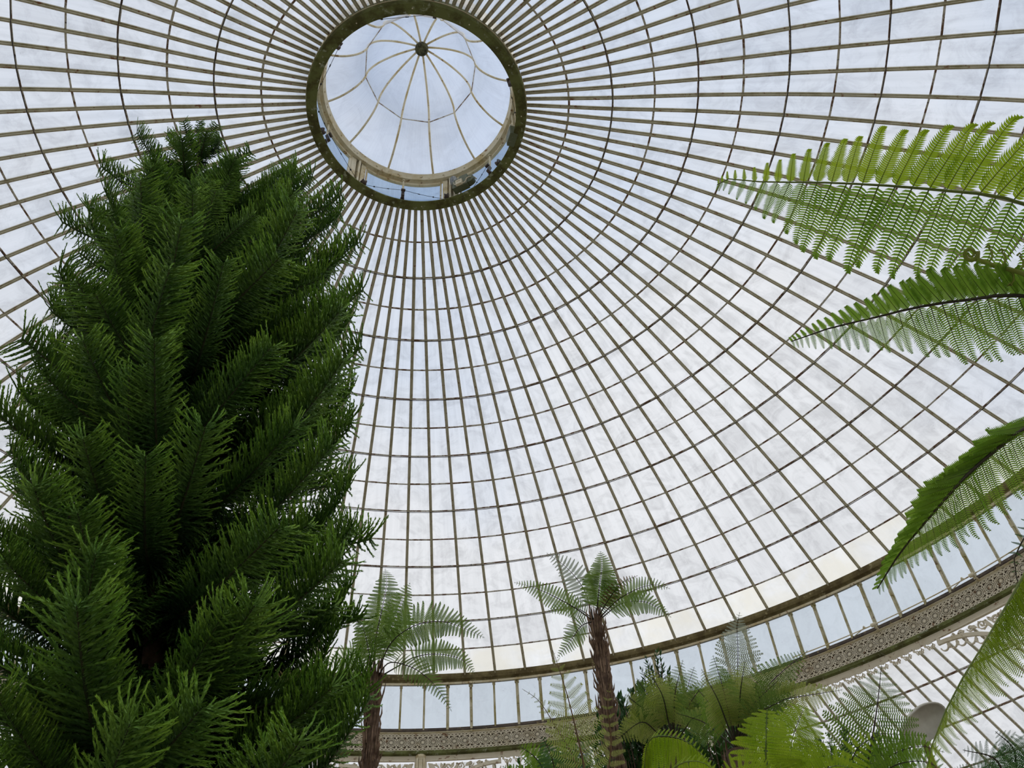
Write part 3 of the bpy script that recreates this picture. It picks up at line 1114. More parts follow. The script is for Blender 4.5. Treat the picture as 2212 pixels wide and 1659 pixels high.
def interp(tab, s):
    if s <= tab[0][0]:
        return tab[0][1]
    for (a, x), (b, y) in zip(tab[:-1], tab[1:]):
        if s <= b:
            return x + (y - x) * (s - a) / (b - a)
    return tab[-1][1]


def cvec(d):
    """direction given as (right, down, away) seen from the camera"""
    return (RIGHT * d[0] - UP * d[1] + FWD * d[2]).normalized()


def frond(root, ctrl, lpx, pairs, kind='mid', leaf='fern_tree', stipe='stipe', t0=0.2, sweep=0.35, droop=0.12, roll=0.0, rad=0.006,
          split=True, sideA=None, sideB=None, lpxB=None, kindB=None, seed=0, tpow=0.75, base_in=0.25, name='frond', label=None, leafB=None, gap=1.15):
    """a fern frond: ctrl holds (x, y, distance) points from base to tip, lpx the longest leaflet in photo pixels"""
    r = random.Random(seed + 1000)
    rinv = root.matrix_world.inverted()
    pts = even(smooth_curve([at(*c) for c in ctrl], 90), 40)
    mb = MB()
    mb.tube([rinv @ p for p in pts[::2] + [pts[-1]]], [rad * (1 - 0.85 * i / 20) for i in range(21)], 5, True)
    if not split:
        mb.mi = [1] * len(mb.mi)
    jobs = []
    for i in range(pairs):
        u = 1 - (1 - (i + 0.3) / pairs) ** gap
        t = t0 + (1 - t0) * u
        f = t * 39
        k = min(int(f), 38)
        p = pts[k].lerp(pts[k + 1], f - k)
        T = (pts[min(k + 2, 39)] - pts[max(k - 1, 0)]).normalized()
        V = (p - CAM)
        dist = V.dot(FWD)
        V.normalize()
        side = V.cross(T).normalized()
        side = side * math.cos(roll) + T.cross(side) * math.sin(roll)
        prof = min(1.0, (1 - base_in) + base_in * u / 0.2) * (1 - u) ** tpow / (0.62 ** tpow if u > 0.38 else (1 - u) ** tpow)
        prof = min(prof, 1.0) if u > 0.38 else min(1.0, (1 - base_in) + base_in * u / 0.2)
        prof = max(prof, 0.05)
        for s in (1, -1):
            L0 = lpx if s > 0 else (lpxB if lpxB is not None else lpx)
            if callable(L0):
                L = L0(u) * dist / FPX
            else:
                L = L0 * prof * dist / FPX
            L *= 0.94 + 0.12 * r.random()
            spec = sideA if s > 0 else sideB
            if spec is not None:
                d0 = spec(u) if callable(spec) else spec
                d = cvec(d0)
            else:
                d = side * s + T * sweep + Vector((0, 0, -droop))
                d.normalize()
            d = (d + Vector((r.uniform(-1, 1), r.uniform(-1, 1), r.uniform(-1, 1))) * 0.05).normalized()
            nrm = (T.cross(side)) if spec is None else T.cross(d) * (1 if s > 0 else -1)
            nrm = nrm - d * nrm.dot(d)
            if nrm.length < 1e-4:
                nrm = d.orthogonal()
            nrm.normalize()
            if nrm.dot(Vector((0, 0, 1))) < 0:
                nrm = -nrm
            y = nrm.cross(d)
            m3 = Matrix((d, y, nrm)).transposed().to_4x4()
            mw = rinv @ Matrix.Translation(p) @ m3 @ Matrix.Diagonal((L, L * (1 + 0.7 * u), L, 1))
            kd = kind if s > 0 or kindB is None else kindB
            lf = leaf if s > 0 or leafB is None else leafB
            jobs.append((kd, r.randrange(len(PIN[kd])), lf, mw))
    if split:
        fo = mb.build(name, M[stipe], root, True)
        for kd, i, lf, mw in jobs:
            obj('pinna', pinna_me(kd, i, lf, stipe), fo, mw)
    else:
        for kd, i, lf, mw in jobs:
            v, f, mi = PIN_NP[kd][i]
            a = np.array(mw)
            w = v @ a[:3, :3].T + a[:3, 3]
            o = len(mb.v)
            mb.v.extend(map(tuple, w.tolist()))
            mb.f.extend([tuple(q + o for q in ff) for ff in f])
            mb.mi.extend(mi)
        fo = mb.build(name, [M[leaf], M[stipe]], root)
    if label:
        fo['label'] = label
    return fo


def fern_trunk(root, top, bottom, r0, r1, seed, shag=220):
    """fibrous trunk from bottom to top (world points) with ragged old leaf bases"""
    rr = random.Random(seed)
    rinv = root.matrix_world.inverted()
    n = 26
    mb = MB()
    pts = [bottom.lerp(top, i / (n - 1)) + Vector((rr.uniform(-1, 1), rr.uniform(-1, 1), 0)) * r0 * 0.06 for i in range(n)]
    rad = [r0 + (r1 - r0) * i / (n - 1) * 1.0 + rr.uniform(-0.08, 0.08) * r0 for i in range(n)]
    mb.tube([rinv @ p for p in pts], rad, 14)
    mb.build('trunk', M['bark'], root, True)
    fb = MB()
    ax = (top - bottom)
    ln = ax.length
    for i in range(shag):
        t = rr.random() ** 0.8
        p = bottom.lerp(top, t)
        a = rr.uniform(0, 2 * math.pi)
        out = Vector((math.cos(a), math.sin(a), 0))
        rad_t = r0 + (r1 - r0) * t
        l = rr.uniform(0.10, 0.24)
        w = rr.uniform(0.004, 0.009)
        b = p + out * rad_t * 0.93
        tip = b + Vector((0, 0, l)) + out * (rr.uniform(-0.012, 0.012) if rr.random() < 0.75 else rr.uniform(0.02, 0.05))
        md = b.lerp(tip, 0.5) + out * rr.uniform(0.0, 0.015)
        sd = Vector((-math.sin(a), math.cos(a), 0)) * w
        vs = [b - sd, b + sd, md - sd, md + sd, tip, b + out * 0.008, md + out * 0.012]
        fb.add([rinv @ v for v in vs], [(0, 5, 6, 2), (5, 1, 3, 6), (2, 6, 4), (6, 3, 4)])
    o = fb.build('leaf_bases', M['fibre'], root)
    o['kind'] = 'stuff'


# ------------------------------------------------------------------ near tree fern on the right
crown = at(2560, 900, 2.75)
nf = empty('tree_fern', (crown.x, crown.y, 0))
tag(nf, 'bright green tree fern reaching its long feathery fronds in from the right edge', 'tree fern')
bpy.context.view_layer.update()
fern_trunk(nf, crown, Vector((crown.x, crown.y, 0)), 0.09, 0.08, 3, 120)

UPT = [(0, 12), (60, 26), (105, 46), (155, 74), (224, 101), (266, 130), (363, 150), (415, 178), (523, 200), (660, 215)]
LOT = [(0, 14), (86, 62), (112, 81), (142, 105), (172, 130), (202, 150), (243, 174), (288, 195), (337, 213), (440, 212), (660, 215)]
LEN1 = 690.0
frond(nf, [(2560, 880, 2.75), (2400, 560, 2.65), (2212, 440, 2.5), (2000, 408, 2.35), (1800, 395, 2.27), (1650, 393, 2.22), (1560, 386, 2.2), (1549, 399, 2.2)],
      lambda u: interp(UPT, (1 - u) * LEN1), 26, 'dense', 'fern_bright', 'stipe_g', t0=0.385, gap=1.45,
      sideA=lambda u: (0.95 - 1.15 * u, -1.0, -0.25), sideB=lambda u: (-0.36, 1.0, 0.35), lpxB=lambda u: interp(LOT, (1 - u) * LEN1), kindB='lace', rad=0.008, seed=1, leafB='fern_mid',
      label='uppermost and largest frond, nearly horizontal')
frond(nf, [(2560, 900, 2.75), (2400, 690, 2.6), (2212, 640, 2.45), (2098, 647, 2.35), (1986, 663, 2.3), (1874, 690, 2.25), (1799, 707, 2.25), (1709, 738, 2.25)],
      lambda u: 14 + 100 * min(1, (1 - u) * 1.9), 31, 'dense', 'fern_mid', 'stipe', t0=0.36, gap=1.4,
      sideA=lambda u: (-0.80, -0.75, -0.3), sideB=lambda u: (0.55 - 0.15 * u, 1.0, 0.35), lpxB=lambda u: 16 + 140 * min(1, (1 - u) * 1.9), kindB='lace', rad=0.009, seed=2,
      label='second frond, with overlapping upper leaflets')
frond(nf, [(2560, 900, 2.75), (2380, 850, 2.6), (2212, 927, 2.4), (2128, 991, 2.35), (2081, 1034, 2.3), (2012, 1112, 2.25), (1945, 1193, 2.25), (1895, 1272, 2.25)],
      lambda u: 18 + 105 * min(1, (1 - u) * 2.0), 32, 'dense', 'fern_mid', 'stipe', t0=0.36,
      sideA=lambda u: (-1.0, 0.24 + 0.2 * u, -0.1), sideB=lambda u: (0.62 - 0.5 * u, 1.0, 0.2), lpxB=lambda u: 18 + 120 * min(1, (1 - u) * 2.0), kindB='lace', rad=0.009, seed=3,
      label='frond sloping down to the left in front of the clerestory')
frond(nf, [(2560, 900, 2.75), (2420, 980, 2.4), (2270, 1150, 2.1), (2185, 1290, 1.95), (2120, 1400, 1.85), (2060, 1500, 1.8), (2010, 1620, 1.75), (1985, 1760, 1.75)],
      lambda u: 20 + 150 * min(1, (1 - u) * 2.2), 58, 'lace', 'fern_bright', 'stipe_g', t0=0.30,
      sideA=lambda u: (0.75, 1.0, 0.4), sideB=lambda u: (-0.22, 1.0, -0.3), lpxB=lambda u: 14 + 62 * min(1, (1 - u) * 2.2), kindB='lace', rad=0.005, seed=4, gap=1.0,
      label='pale hanging frond drooping down the lower right')
frond(nf, [(2560, 900, 2.75), (2380, 980, 2.55), (2270, 1080, 2.4), (2205, 1175, 2.3), (2190, 1215, 2.3), (2200, 1262, 2.3)], 34, 14, 'mid', 'fern_dark', 'stipe', t0=0.55, rad=0.006, seed=5,
      label='short dark drooping frond at the right edge')
# the rest of its crown, out of the photograph to the right
for i, (mx, my, tx, ty, dd) in enumerate([(2650, 560, 2790, 420, 0.5), (2760, 760, 3020, 760, 0.3), (2700, 960, 2960, 1120, -0.3), (2600, 640, 2640, 420, 1.0), (2640, 1010, 2720, 1300, 0.6), (2560, 720, 2520, 560, 1.3)]):
    frond(nf, [(2560, 900, 2.75), ((2560 + mx) / 2, (900 + my) / 2 - 60, 2.75 + dd * 0.3), (mx, my, 2.75 + dd * 0.7), (tx, ty, 2.75 + dd)], 150, 18, 'mid', 'fern_mid', 'stipe', t0=0.3, rad=0.009, seed=50 + i, split=False)
# curled young frond
mb = MB()
sp = [at(2560, 880, 2.75), at(2300, 640, 2.5), at(2212, 592, 2.42), at(2150, 575, 2.4), at(2112, 560, 2.4)]
path = smooth_curve(sp, 14)
for i in range(26):
    a = R(200 - i * 24)
    rr_ = 17 * (1 - i / 30)
    path.append(at(2096 - 17 * 0 + rr_ * math.cos(a) * -1, 548 - rr_ * math.sin(a) * -1, 2.4))
rinv = nf.matrix_world.inverted()
mb.tube([rinv @ p for p in path], [0.006] * 14 + [0.006 * (1 - i / 34) for i in range(26)], 6)
for i in range(6):
    p = path[6 + i]
    side = (UP if i % 2 else -UP)
    q = [p + side * 0.022 * k * 0.6 + RIGHT * (0.012 * math.sin(k)) for k in range(4)]
    q += [q[-1] + (RIGHT * math.cos(R(90 * k)) + UP * math.sin(R(90 * k))) * 0.006 for k in range(3)]
    mb.tube([rinv @ v for v in q], 0.0025, 4)
o = mb.build('crozier', M['fern_young'], nf, True)
o['label'] = 'curled young fern shoot'

# ------------------------------------------------------------------ two tall tree ferns in the middle
D1 = 7.6
c1 = at(810, 1462, D1)
t1 = empty('tree_fern', (c1.x, c1.y, 0))
tag(t1, 'tall tree fern with brown shaggy trunk standing just beside the big conifer', 'tree fern', 'tall tree ferns')
bpy.context.view_layer.update()
fern_trunk(t1, c1, Vector((c1.x + 0.02, c1.y, 0)), 0.078, 0.052, 11, 900)
F1 = [([(808, 1462, D1), (810, 1390, D1), (824, 1322, D1 - .2), (835, 1262, D1 - .25), (832, 1228, D1 - .1)], 56, 24, 0.15, 0.25),
      ([(812, 1460, D1), (844, 1363, D1 + .2), (872, 1290, D1 + .3), (886, 1258, D1 + .3)], 46, 20, 0.3, 0.25),
      ([(814, 1458, D1), (844, 1390, D1 - .1), (892, 1353, D1 - .2), (947, 1342, D1 - .3), (992, 1353, D1 - .4), (1047, 1378, D1 - .45)], 50, 24, 0.25, 0.35),
      ([(817, 1464, D1), (855, 1442, D1), (892, 1421, D1 - .1), (934, 1413, D1 - .2), (975, 1417, D1 - .3), (1002, 1428, D1 - .35), (1026, 1456, D1 - .4)], 40, 22, 0.35, 0.35),
      ([(815, 1462, D1), (840, 1432, D1 - .2), (880, 1438, D1 - .4), (912, 1455, D1 - .5), (945, 1487, D1 - .6), (976, 1537, D1 - .65)], 34, 20, 0.3, 0.4),
      ([(806, 1462, D1), (795, 1400, D1 - .2), (785, 1360, D1 - .3), (760, 1330, D1 - .3)], 42, 16, 0.25, 0.3),
      ([(805, 1462, D1), (780, 1430, D1 + .2), (745, 1420, D1 + .4), (705, 1440, D1 + .5)], 40, 16, 0.25, 0.3),
      ([(812, 1460, D1), (835, 1405, D1 + .4), (865, 1375, D1 + .6), (905, 1370, D1 + .8)], 34, 16, 0.3, 0.3)]
for i, (c, l, n, t0, sw) in enumerate(F1):
    frond(t1, c, l, int(n * 1.15), 'small', 'fern_tree', 'stipe', t0, sw, 0.25, roll=rng.uniform(-0.3, 0.3), rad=0.0065, seed=100 + i)
D2 = 7.4
c2 = at(1288, 1342, D2)
t2 = empty('tree_fern', (c2.x, c2.y, 0))
tag(t2, 'tallest tree fern, its leaning shaggy trunk topped by a tuft of fronds at the centre', 'tree fern', 'tall tree ferns')
bpy.context.view_layer.update()
fern_trunk(t2, c2, Vector((c2.x - 0.01, c2.y, 0)), 0.085, 0.040, 12, 1100)
F2 = [([(1287, 1340, D2), (1294, 1275, D2 - .1), (1300, 1222, D2 - .2), (1297, 1190, D2 - .2)], 46, 22, 'fern_tree'),
      ([(1280, 1340, D2), (1240, 1312, D2 - .1), (1190, 1285, D2 - .25), (1150, 1268, D2 - .3), (1110, 1258, D2 - .3)], 32, 22, 'fern_tree'),
      ([(1282, 1338, D2), (1262, 1275, D2 + .2), (1226, 1228, D2 + .3), (1180, 1194, D2 + .4)], 36, 17, 'fern_pale'),
      ([(1292, 1338, D2), (1332, 1298, D2 - .1), (1373, 1274, D2 - .2), (1414, 1263, D2 - .3), (1448, 1272, D2 - .3)], 32, 20, 'fern_tree'),
      ([(1294, 1340, D2), (1340, 1305, D2 + .1), (1387, 1299, D2 + .1), (1421, 1313, D2 + .1), (1450, 1334, D2 + .1)], 34, 20, 'fern_tree'),
      ([(1282, 1342, D2), (1256, 1352, D2 - .2), (1232, 1385, D2 - .35), (1203, 1422, D2 - .4)], 32, 18, 'fern_tree'),
      ([(1290, 1336, D2), (1318, 1290, D2 - .1), (1345, 1258, D2 - .15), (1378, 1243, D2 - .2)], 22, 15, 'fern_red'),
      ([(1284, 1340, D2), (1255, 1318, D2 + .2), (1225, 1310, D2 + .4), (1180, 1322, D2 + .5)], 30, 16, 'fern_tree'),
      ([(1288, 1338, D2), (1306, 1290, D2 + .3), (1318, 1255, D2 + .4), (1330, 1230, D2 + .4)], 30, 16, 'fern_tree')]
for i, (c, l, n, lf) in enumerate(F2):
    frond(t2, c, l, int(n * 1.15), 'small', lf, 'stipe', 0.2, 0.35, 0.22, roll=rng.uniform(-0.4, 0.4), rad=0.006, seed=200 + i,
          label='pale see-through frond' if lf == 'fern_pale' else ('rusty young frond' if lf == 'fern_red' else None))

# ------------------------------------------------------------------ the cluster of ferns at lower right
def fern_plant(label, base, d, fronds, leafs, kind, group, split, t0=0.3, sweep=0.3, droop=0.2, seed=0, rad=0.007, stipe='stipe', trunk=True):
    b = at(base[0], base[1], d)
    root = empty('fern', (b.x, b.y, 0))
    tag(root, label, 'fern', group)
    bpy.context.view_layer.update()
    if trunk:
        fern_trunk(root, b + Vector((0, 0, -0.02)), Vector((b.x, b.y, 0)), 0.09, 0.075, seed + 5, 200)
    for i, (mid, tip, l, n) in enumerate(fronds):
        r = random.Random(seed + i)
        dd = r.uniform(-0.35, 0.35)
        lf = leafs[i % len(leafs)]
        frond(root, [(base[0], base[1], d), ((base[0] + mid[0]) / 2, (base[1] + mid[1]) / 2, d + dd * 0.4), (mid[0], mid[1], d + dd * 0.8), (tip[0], tip[1], d + dd)], l, n, kind, lf, stipe, t0, sweep, droop,
              roll=r.uniform(-0.5, 0.5), rad=rad, seed=seed * 7 + i, split=split)
    return root


G = 'ferns massed at the lower right'
fern_plant('olive fern with upright dark stalks close right of the tallest tree fern trunk', (1455, 1605), 6.7,
           [((1430, 1500), (1395, 1440), 52, 20), ((1458, 1500), (1475, 1425), 46, 20), ((1400, 1540), (1350, 1500), 50, 18), ((1420, 1570), (1340, 1560), 46, 16),
            ((1490, 1520), (1530, 1465), 46, 18), ((1500, 1550), (1560, 1530), 40, 16), ((1440, 1510), (1420, 1460), 50, 18), ((1480, 1500), (1500, 1440), 44, 18), ((1385, 1560), (1330, 1600), 44, 16), ((1450, 1520), (1445, 1455), 52, 24), ((1415, 1525), (1375, 1465), 50, 24), ((1480, 1545), (1535, 1500), 46, 22)],
           ['fern_olive', 'fern_tree', 'fern_olive'], 'open', G, False, droop=0.45, seed=31)
fern_plant('olive shuttlecock fern with reddish stalk bases behind the bright green ferns', (1592, 1618), 6.0,
           [((1560, 1480), (1540, 1415), 52, 22), ((1620, 1500), (1650, 1450), 40, 18), ((1660, 1480), (1745, 1405), 55, 24), ((1660, 1520), (1820, 1490), 55, 26), ((1540, 1530), (1500, 1480), 50, 18),
            ((1520, 1560), (1460, 1540), 46, 18), ((1590, 1500), (1585, 1440), 50, 20), ((1640, 1540), (1720, 1500), 48, 20), ((1610, 1520), (1640, 1470), 40, 16), ((1660, 1560), (1740, 1560), 46, 18), ((1575, 1510), (1560, 1440), 54, 26), ((1550, 1510), (1515, 1445), 50, 24), ((1625, 1525), (1680, 1470), 50, 24), ((1600, 1490), (1610, 1425), 48, 24)],
           ['fern_tree', 'fern_olive', 'fern_tree', 'fern_olive', 'fern_mid'], 'open', G, False, droop=0.45, seed=32)
r_ = fern_plant('vivid green broad-fronded fern at the bottom, right of the olive ferns', (1690, 1720), 4.6, [], ['fern_bright'], 'mid', G, False, seed=33, trunk=False)
for i, (c, l, lb, n, a, b) in enumerate([
        ([(1690, 1720, 4.6), (1658, 1655, 4.5), (1655, 1600, 4.45), (1657, 1533, 4.5)], 84, 84, 15, None, None),
        ([(1700, 1720, 4.6), (1706, 1655, 4.65), (1712, 1595, 4.7), (1738, 1525, 4.75)], 88, 74, 16, None, None),
        ([(1690, 1720, 4.6), (1640, 1680, 4.4), (1600, 1660, 4.3), (1560, 1670, 4.3)], 60, 60, 14, None, None),
        ([(1700, 1720, 4.6), (1760, 1680, 4.5), (1800, 1655, 4.5), (1840, 1660, 4.5)], 70, 70, 14, None, None)]):
    frond(r_, c, l, n, 'mid', 'fern_bright', 'stipe_g', 0.12, 0.15, 0.10, rad=0.006, lpxB=lb, seed=330 + i, tpow=0.45)
r_ = fern_plant('vivid green arching fern at the bottom edge in front of the olive stalks', (1390, 1760), 4.4, [], ['fern_bright'], 'mid', G, False, seed=34, trunk=False)
for i, (c, l, lb, n) in enumerate([([(1390, 1760, 4.4), (1392, 1660, 4.35), (1402, 1600, 4.3), (1440, 1590, 4.25), (1490, 1606, 4.2), (1542, 1660, 4.2)], 84, 26, 24),
                                   ([(1390, 1760, 4.4), (1430, 1690, 4.2), (1470, 1650, 4.1), (1520, 1648, 4.05), (1570, 1690, 4.0)], 70, 30, 18),
                                   ([(1390, 1760, 4.4), (1360, 1700, 4.3), (1330, 1675, 4.3), (1300, 1690, 4.3)], 44, 30, 13)]):
    frond(r_, c, l, n, 'mid', 'fern_bright', 'stipe_g', 0.25, 0.3, 0.2, rad=0.005, seed=340 + i, sideA=(0.05, 1.0, -0.15), sideB=(0.55, -0.45, 0.6), lpxB=lb, tpow=0.5)
r_ = fern_plant('dark-stemmed fern with one tall open triangular frond before the sloping aisle roof', (1860, 1775), 5.6, [], ['fern_tree'], 'coarse', G, False, seed=35, trunk=False)
frond(r_, [(1850, 1760, 5.0), (1874, 1650, 5.0), (1890, 1560, 5.0), (1899, 1490, 5.0), (1904, 1438, 5.0)], 112, 17, 'coarse', 'fern_tree', 'stipe', 0.22, 0.3, 0.0, rad=0.008, seed=351, tpow=0.9,
      label='tall triangular frond on a black stalk')
for i, (c, l, n) in enumerate([([(1850, 1760, 5.2), (1870, 1690, 5.1), (1920, 1635, 5.0), (1985, 1612, 4.95), (2040, 1625, 4.9)], 58, 22), ([(1850, 1760, 5.0), (1830, 1690, 4.9), (1800, 1640, 4.8), (1790, 1590, 4.8)], 50, 14),
                               ([(1850, 1760, 5.2), (1880, 1700, 5.0), (1930, 1655, 4.9), (1995, 1645, 4.85), (2050, 1670, 4.8)], 60, 20), ([(1850, 1760, 5.0), (1830, 1700, 4.7), (1850, 1620, 4.6), (1905, 1585, 4.6)], 60, 16)]):
    frond(r_, c, l, n, 'mid', 'fern_mid' if i != 3 else 'fern_bright', 'stipe', 0.25, 0.3, 0.3, rad=0.006, seed=360 + i)
r_ = fern_plant('single pale grey-green frond standing upright before the clerestory windows', (1592, 1560), 9.0, [], ['fern_pale'], 'small', G, False, seed=36, trunk=True)
frond(r_, [(1592, 1560, 9.0), (1593, 1470, 9.0), (1594, 1400, 9.0), (1592, 1355, 9.0), (1598, 1322, 9.0)], 56, 22, 'open', 'fern_pale', 'stipe', 0.30, 0.4, 0.05, rad=0.009, seed=371, tpow=0.85)
r_ = fern_plant('young yellow-green fern unrolling its curled leaflets in front of the tall trunk', (1275, 1760), 4.2, [], ['fern_young'], 'sparse', G, False, seed=37, trunk=False)
frond(r_, [(1275, 1760, 4.2), (1262, 1659, 4.2), (1245, 1580, 4.2), (1225, 1500, 4.2), (1206, 1440, 4.2), (1194, 1404, 4.2)], 84, 14, 'sparse', 'fern_young', 'stipe_b', 0.12, 0.55, 0.0, rad=0.006, seed=381, tpow=1.0)
frond(r_, [(1275, 1760, 4.2), (1240, 1640, 4.25), (1200, 1570, 4.3), (1165, 1515, 4.3), (1128, 1488, 4.3)], 34, 15, 'sparse', 'fern_young', 'stipe_b', 0.25, 0.6, 0.0, rad=0.005, seed=382, tpow=0.9)
frond(r_, [(1275, 1760, 4.2), (1310, 1680, 4.0), (1320, 1600, 3.95), (1312, 1530, 3.9), (1318, 1470, 3.9)], 40, 14, 'sparse', 'fern_young', 'stipe_b', 0.2, 0.5, 0.0, rad=0.005, seed=383, tpow=0.9)
fern_plant('dark green fern crouched at the bottom edge left of the tall trunk', (1215, 1740), 5.2,
           [((1160, 1640), (1120, 1610), 44, 16), ((1190, 1630), (1170, 1590), 44, 16), ((1225, 1620), (1240, 1580), 40, 16), ((1250, 1640), (1285, 1600), 44, 16), ((1130, 1680), (1085, 1655), 40, 16), ((1270, 1660), (1330, 1640), 40, 16)],
           ['fern_mid', 'fern_dark'], 'small', G, False, seed=38, trunk=False)
fern_plant('dark fern in the bottom right corner below the hanging frond', (2200, 1760), 3.6,
           [((2150, 1640), (2080, 1620), 60, 16), ((2190, 1620), (2150, 1580), 60, 16), ((2230, 1620), (2260, 1570), 60, 16), ((2140, 1690), (2060, 1660), 50, 15)], ['fern_dark'], 'coarse', G, False, seed=39, trunk=False)

# grey oval shade among the lower ferns
p = at(2000, 1560, 5.6)
sh = empty('oval_shade', p)
tag(sh, 'weathered pale grey oval shade with a raised rim tilted among the lower ferns', 'shade')
bpy.context.view_layer.update()
ex, ey = cvec((0.75, -0.58, 0.1)), cvec((0.58, 0.75, -0.3))
ey = (ey - ex * ey.dot(ex)).normalized()
ez = ex.cross(ey)
if ez.dot(FWD) > 0:
    ez = -ez
mt, nt, out = new_mat('weathered_grey'); principled(nt, out, ramp(nt, noise(nt, 9, 4), [(0.35, (0.52, 0.49, 0.41)), (0.65, (0.70, 0.67, 0.58))]), 0.85)
k_ = 5.6 / FPX
a_, b_ = 44 * k_, 27 * k_
N = 32
ring = []
for (s, h_) in ((0.0, -0.012), (0.90, -0.004), (0.93, 0.016), (1.0, 0.018), (1.03, 0.0), (1.0, -0.03), (0.7, -0.06), (0.001, -0.07)):
    ring.append([ex * a_ * s * math.cos(2 * math.pi * i / N) * (1.0 if math.cos(2 * math.pi * i / N) > 0 else 1.25) + ey * b_ * s * math.sin(2 * math.pi * i / N) + ez * h_ for i in range(N)])
mb = MB()
vs = [v for rg in ring for v in rg]
fs = [(i * N + j, i * N + (j + 1) % N, (i + 1) * N + (j + 1) % N, (i + 1) * N + j) for i in range(len(ring) - 1) for j in range(N)]
mb.add(vs, fs)
mb.build('bowl', mt, sh, True)
mb = MB()
foot = Vector((0, 0, -p.z))
mb.tube([ez * -0.10, ez * -0.16 + Vector((0, 0, -0.1)), Vector((ez.x * -0.2, ez.y * -0.2, -0.4)), Vector((ez.x * -0.2, ez.y * -0.2, -p.z))], 0.018, 8)
mb.build('stalk', M['stipe_b'], sh, True)

# ------------------------------------------------------------------ broad-leaved shrubs behind the ferns
def shrub(label, cx, cy, d, rx, ry, n, size, mat, seed, group='shrubs behind the ferns', narrow=0.4):
    r = random.Random(seed)
    c = at(cx, cy, d)
    root = empty('shrub', (c.x, c.y, 0))
    tag(root, label, 'shrub', group)
    bpy.context.view_layer.update()
    rinv = root.matrix_world.inverted()
    sx, sz = rx * d / FPX, ry * d / FPX
    mb = MB()
    stems = MB()
    base = Vector((c.x, c.y, 0))
    for i in range(n // 14):
        u = Vector((r.gauss(0, 0.5), r.gauss(0, 0.5), r.gauss(0, 0.55)))
        if u.length > 1.1:
            u.normalize()
        tip = c + Vector((u.x * sx, u.y * sx, u.z * sz))
        st = tip - Vector((u.x * 0.1, u.y * 0.1, r.uniform(0.18, 0.4)))
        stems.tube([rinv @ (base.lerp(st, 0.75)), rinv @ st, rinv @ tip], [0.006, 0.004, 0.002], 4)
        ax = (tip - st).normalized()
        for k in range(14):
            t = k / 13
            p = st.lerp(tip, t)
            a = k * 2.4 + r.random()
            e1 = ax.orthogonal().normalized()
            e2 = ax.cross(e1)
            dirv = (e1 * math.cos(a) + e2 * math.sin(a)) * 0.8 + ax * (0.4 + t)
            dirv.normalize()
            l = size * r.uniform(0.7, 1.2)
            w = l * narrow * 0.5
            sd = dirv.cross(ax)
            if sd.length < 1e-3:
                sd = e1
            sd = sd.normalized() * w
            nn = sd.cross(dirv).normalized() * l * 0.08
            vs = [p, p + dirv * l * 0.45 + sd, p + dirv * l, p + dirv * l * 0.45 - sd, p + dirv * l * 0.45 + nn]
            mb.add([rinv @ v for v in vs], [(0, 1, 4), (1, 2, 4), (2, 3, 4), (3, 0, 4)])
    for i in range(5):
        stems.tube([Vector((0.03 * i, 0, 0)), rinv @ base.lerp(c, 0.5) + Vector((r.uniform(-.1, .1), r.uniform(-.1, .1), 0)), rinv @ (c + Vector((r.uniform(-1, 1) * sx * 0.5, 0, -sz * 0.3)))], [0.02, 0.015, 0.008], 6)
    o = mb.build('foliage', mat, root)
    o['kind'] = 'stuff'
    o = stems.build('stems', M['bark'], root)


M['leaf_dk'] = leaf_mat('shrub_dark', (0.015, 0.05, 0.012), (0.04, 0.11, 0.02), 0.25)
M['leaf_md'] = leaf_mat('shrub_mid', (0.04, 0.11, 0.015), (0.08, 0.19, 0.03), 0.3)
shrub('dense dark shrub filling the gap between trunk and olive ferns', 1400, 1610, 8.6, 110, 110, 3600, 0.09, M['leaf_dk'], 61)
shrub('mid green shrub low behind the shuttlecock ferns', 1560, 1640, 7.6, 140, 90, 3600, 0.075, M['leaf_md'], 62)
shrub('upright twiggy shrub with narrow leaves poking above the olive ferns', 1425, 1475, 9.6, 40, 60, 420, 0.075, M['leaf_dk'], 63, narrow=0.28)
shrub('dark shrub along the bottom edge right of the vivid ferns', 1800, 1700, 6.6, 150, 70, 2600, 0.07, M['leaf_dk'], 64)
shrub('dark shrub at the bottom edge between the two tall trunks', 1190, 1700, 6.6, 90, 60, 1600, 0.065, M['leaf_md'], 65)

# ------------------------------------------------------------------ the great conifer on the left
mt, nt, out = new_mat('conifer_needles')
attr = nt.nodes.new('ShaderNodeAttribute'); attr.attribute_name = 'growth'
oldc = ramp(nt, noise(nt, 5, 3), [(0.35, (0.007, 0.042, 0.008)), (0.65, (0.018, 0.075, 0.013))])
newc = ramp(nt, noise(nt, 5, 3), [(0.35, (0.15, 0.34, 0.025)), (0.65, (0.29, 0.50, 0.045))])
colr = mix(nt, attr.outputs['Fac'], oldc, newc)
b = principled(nt, out, colr, 0.55, spec=0.3)
M['needle'] = mt


M['bough'] = leaf_mat('bough_bark', (0.02, 0.035, 0.012), (0.05, 0.05, 0.02), 0.0, 14.0, 0.9)


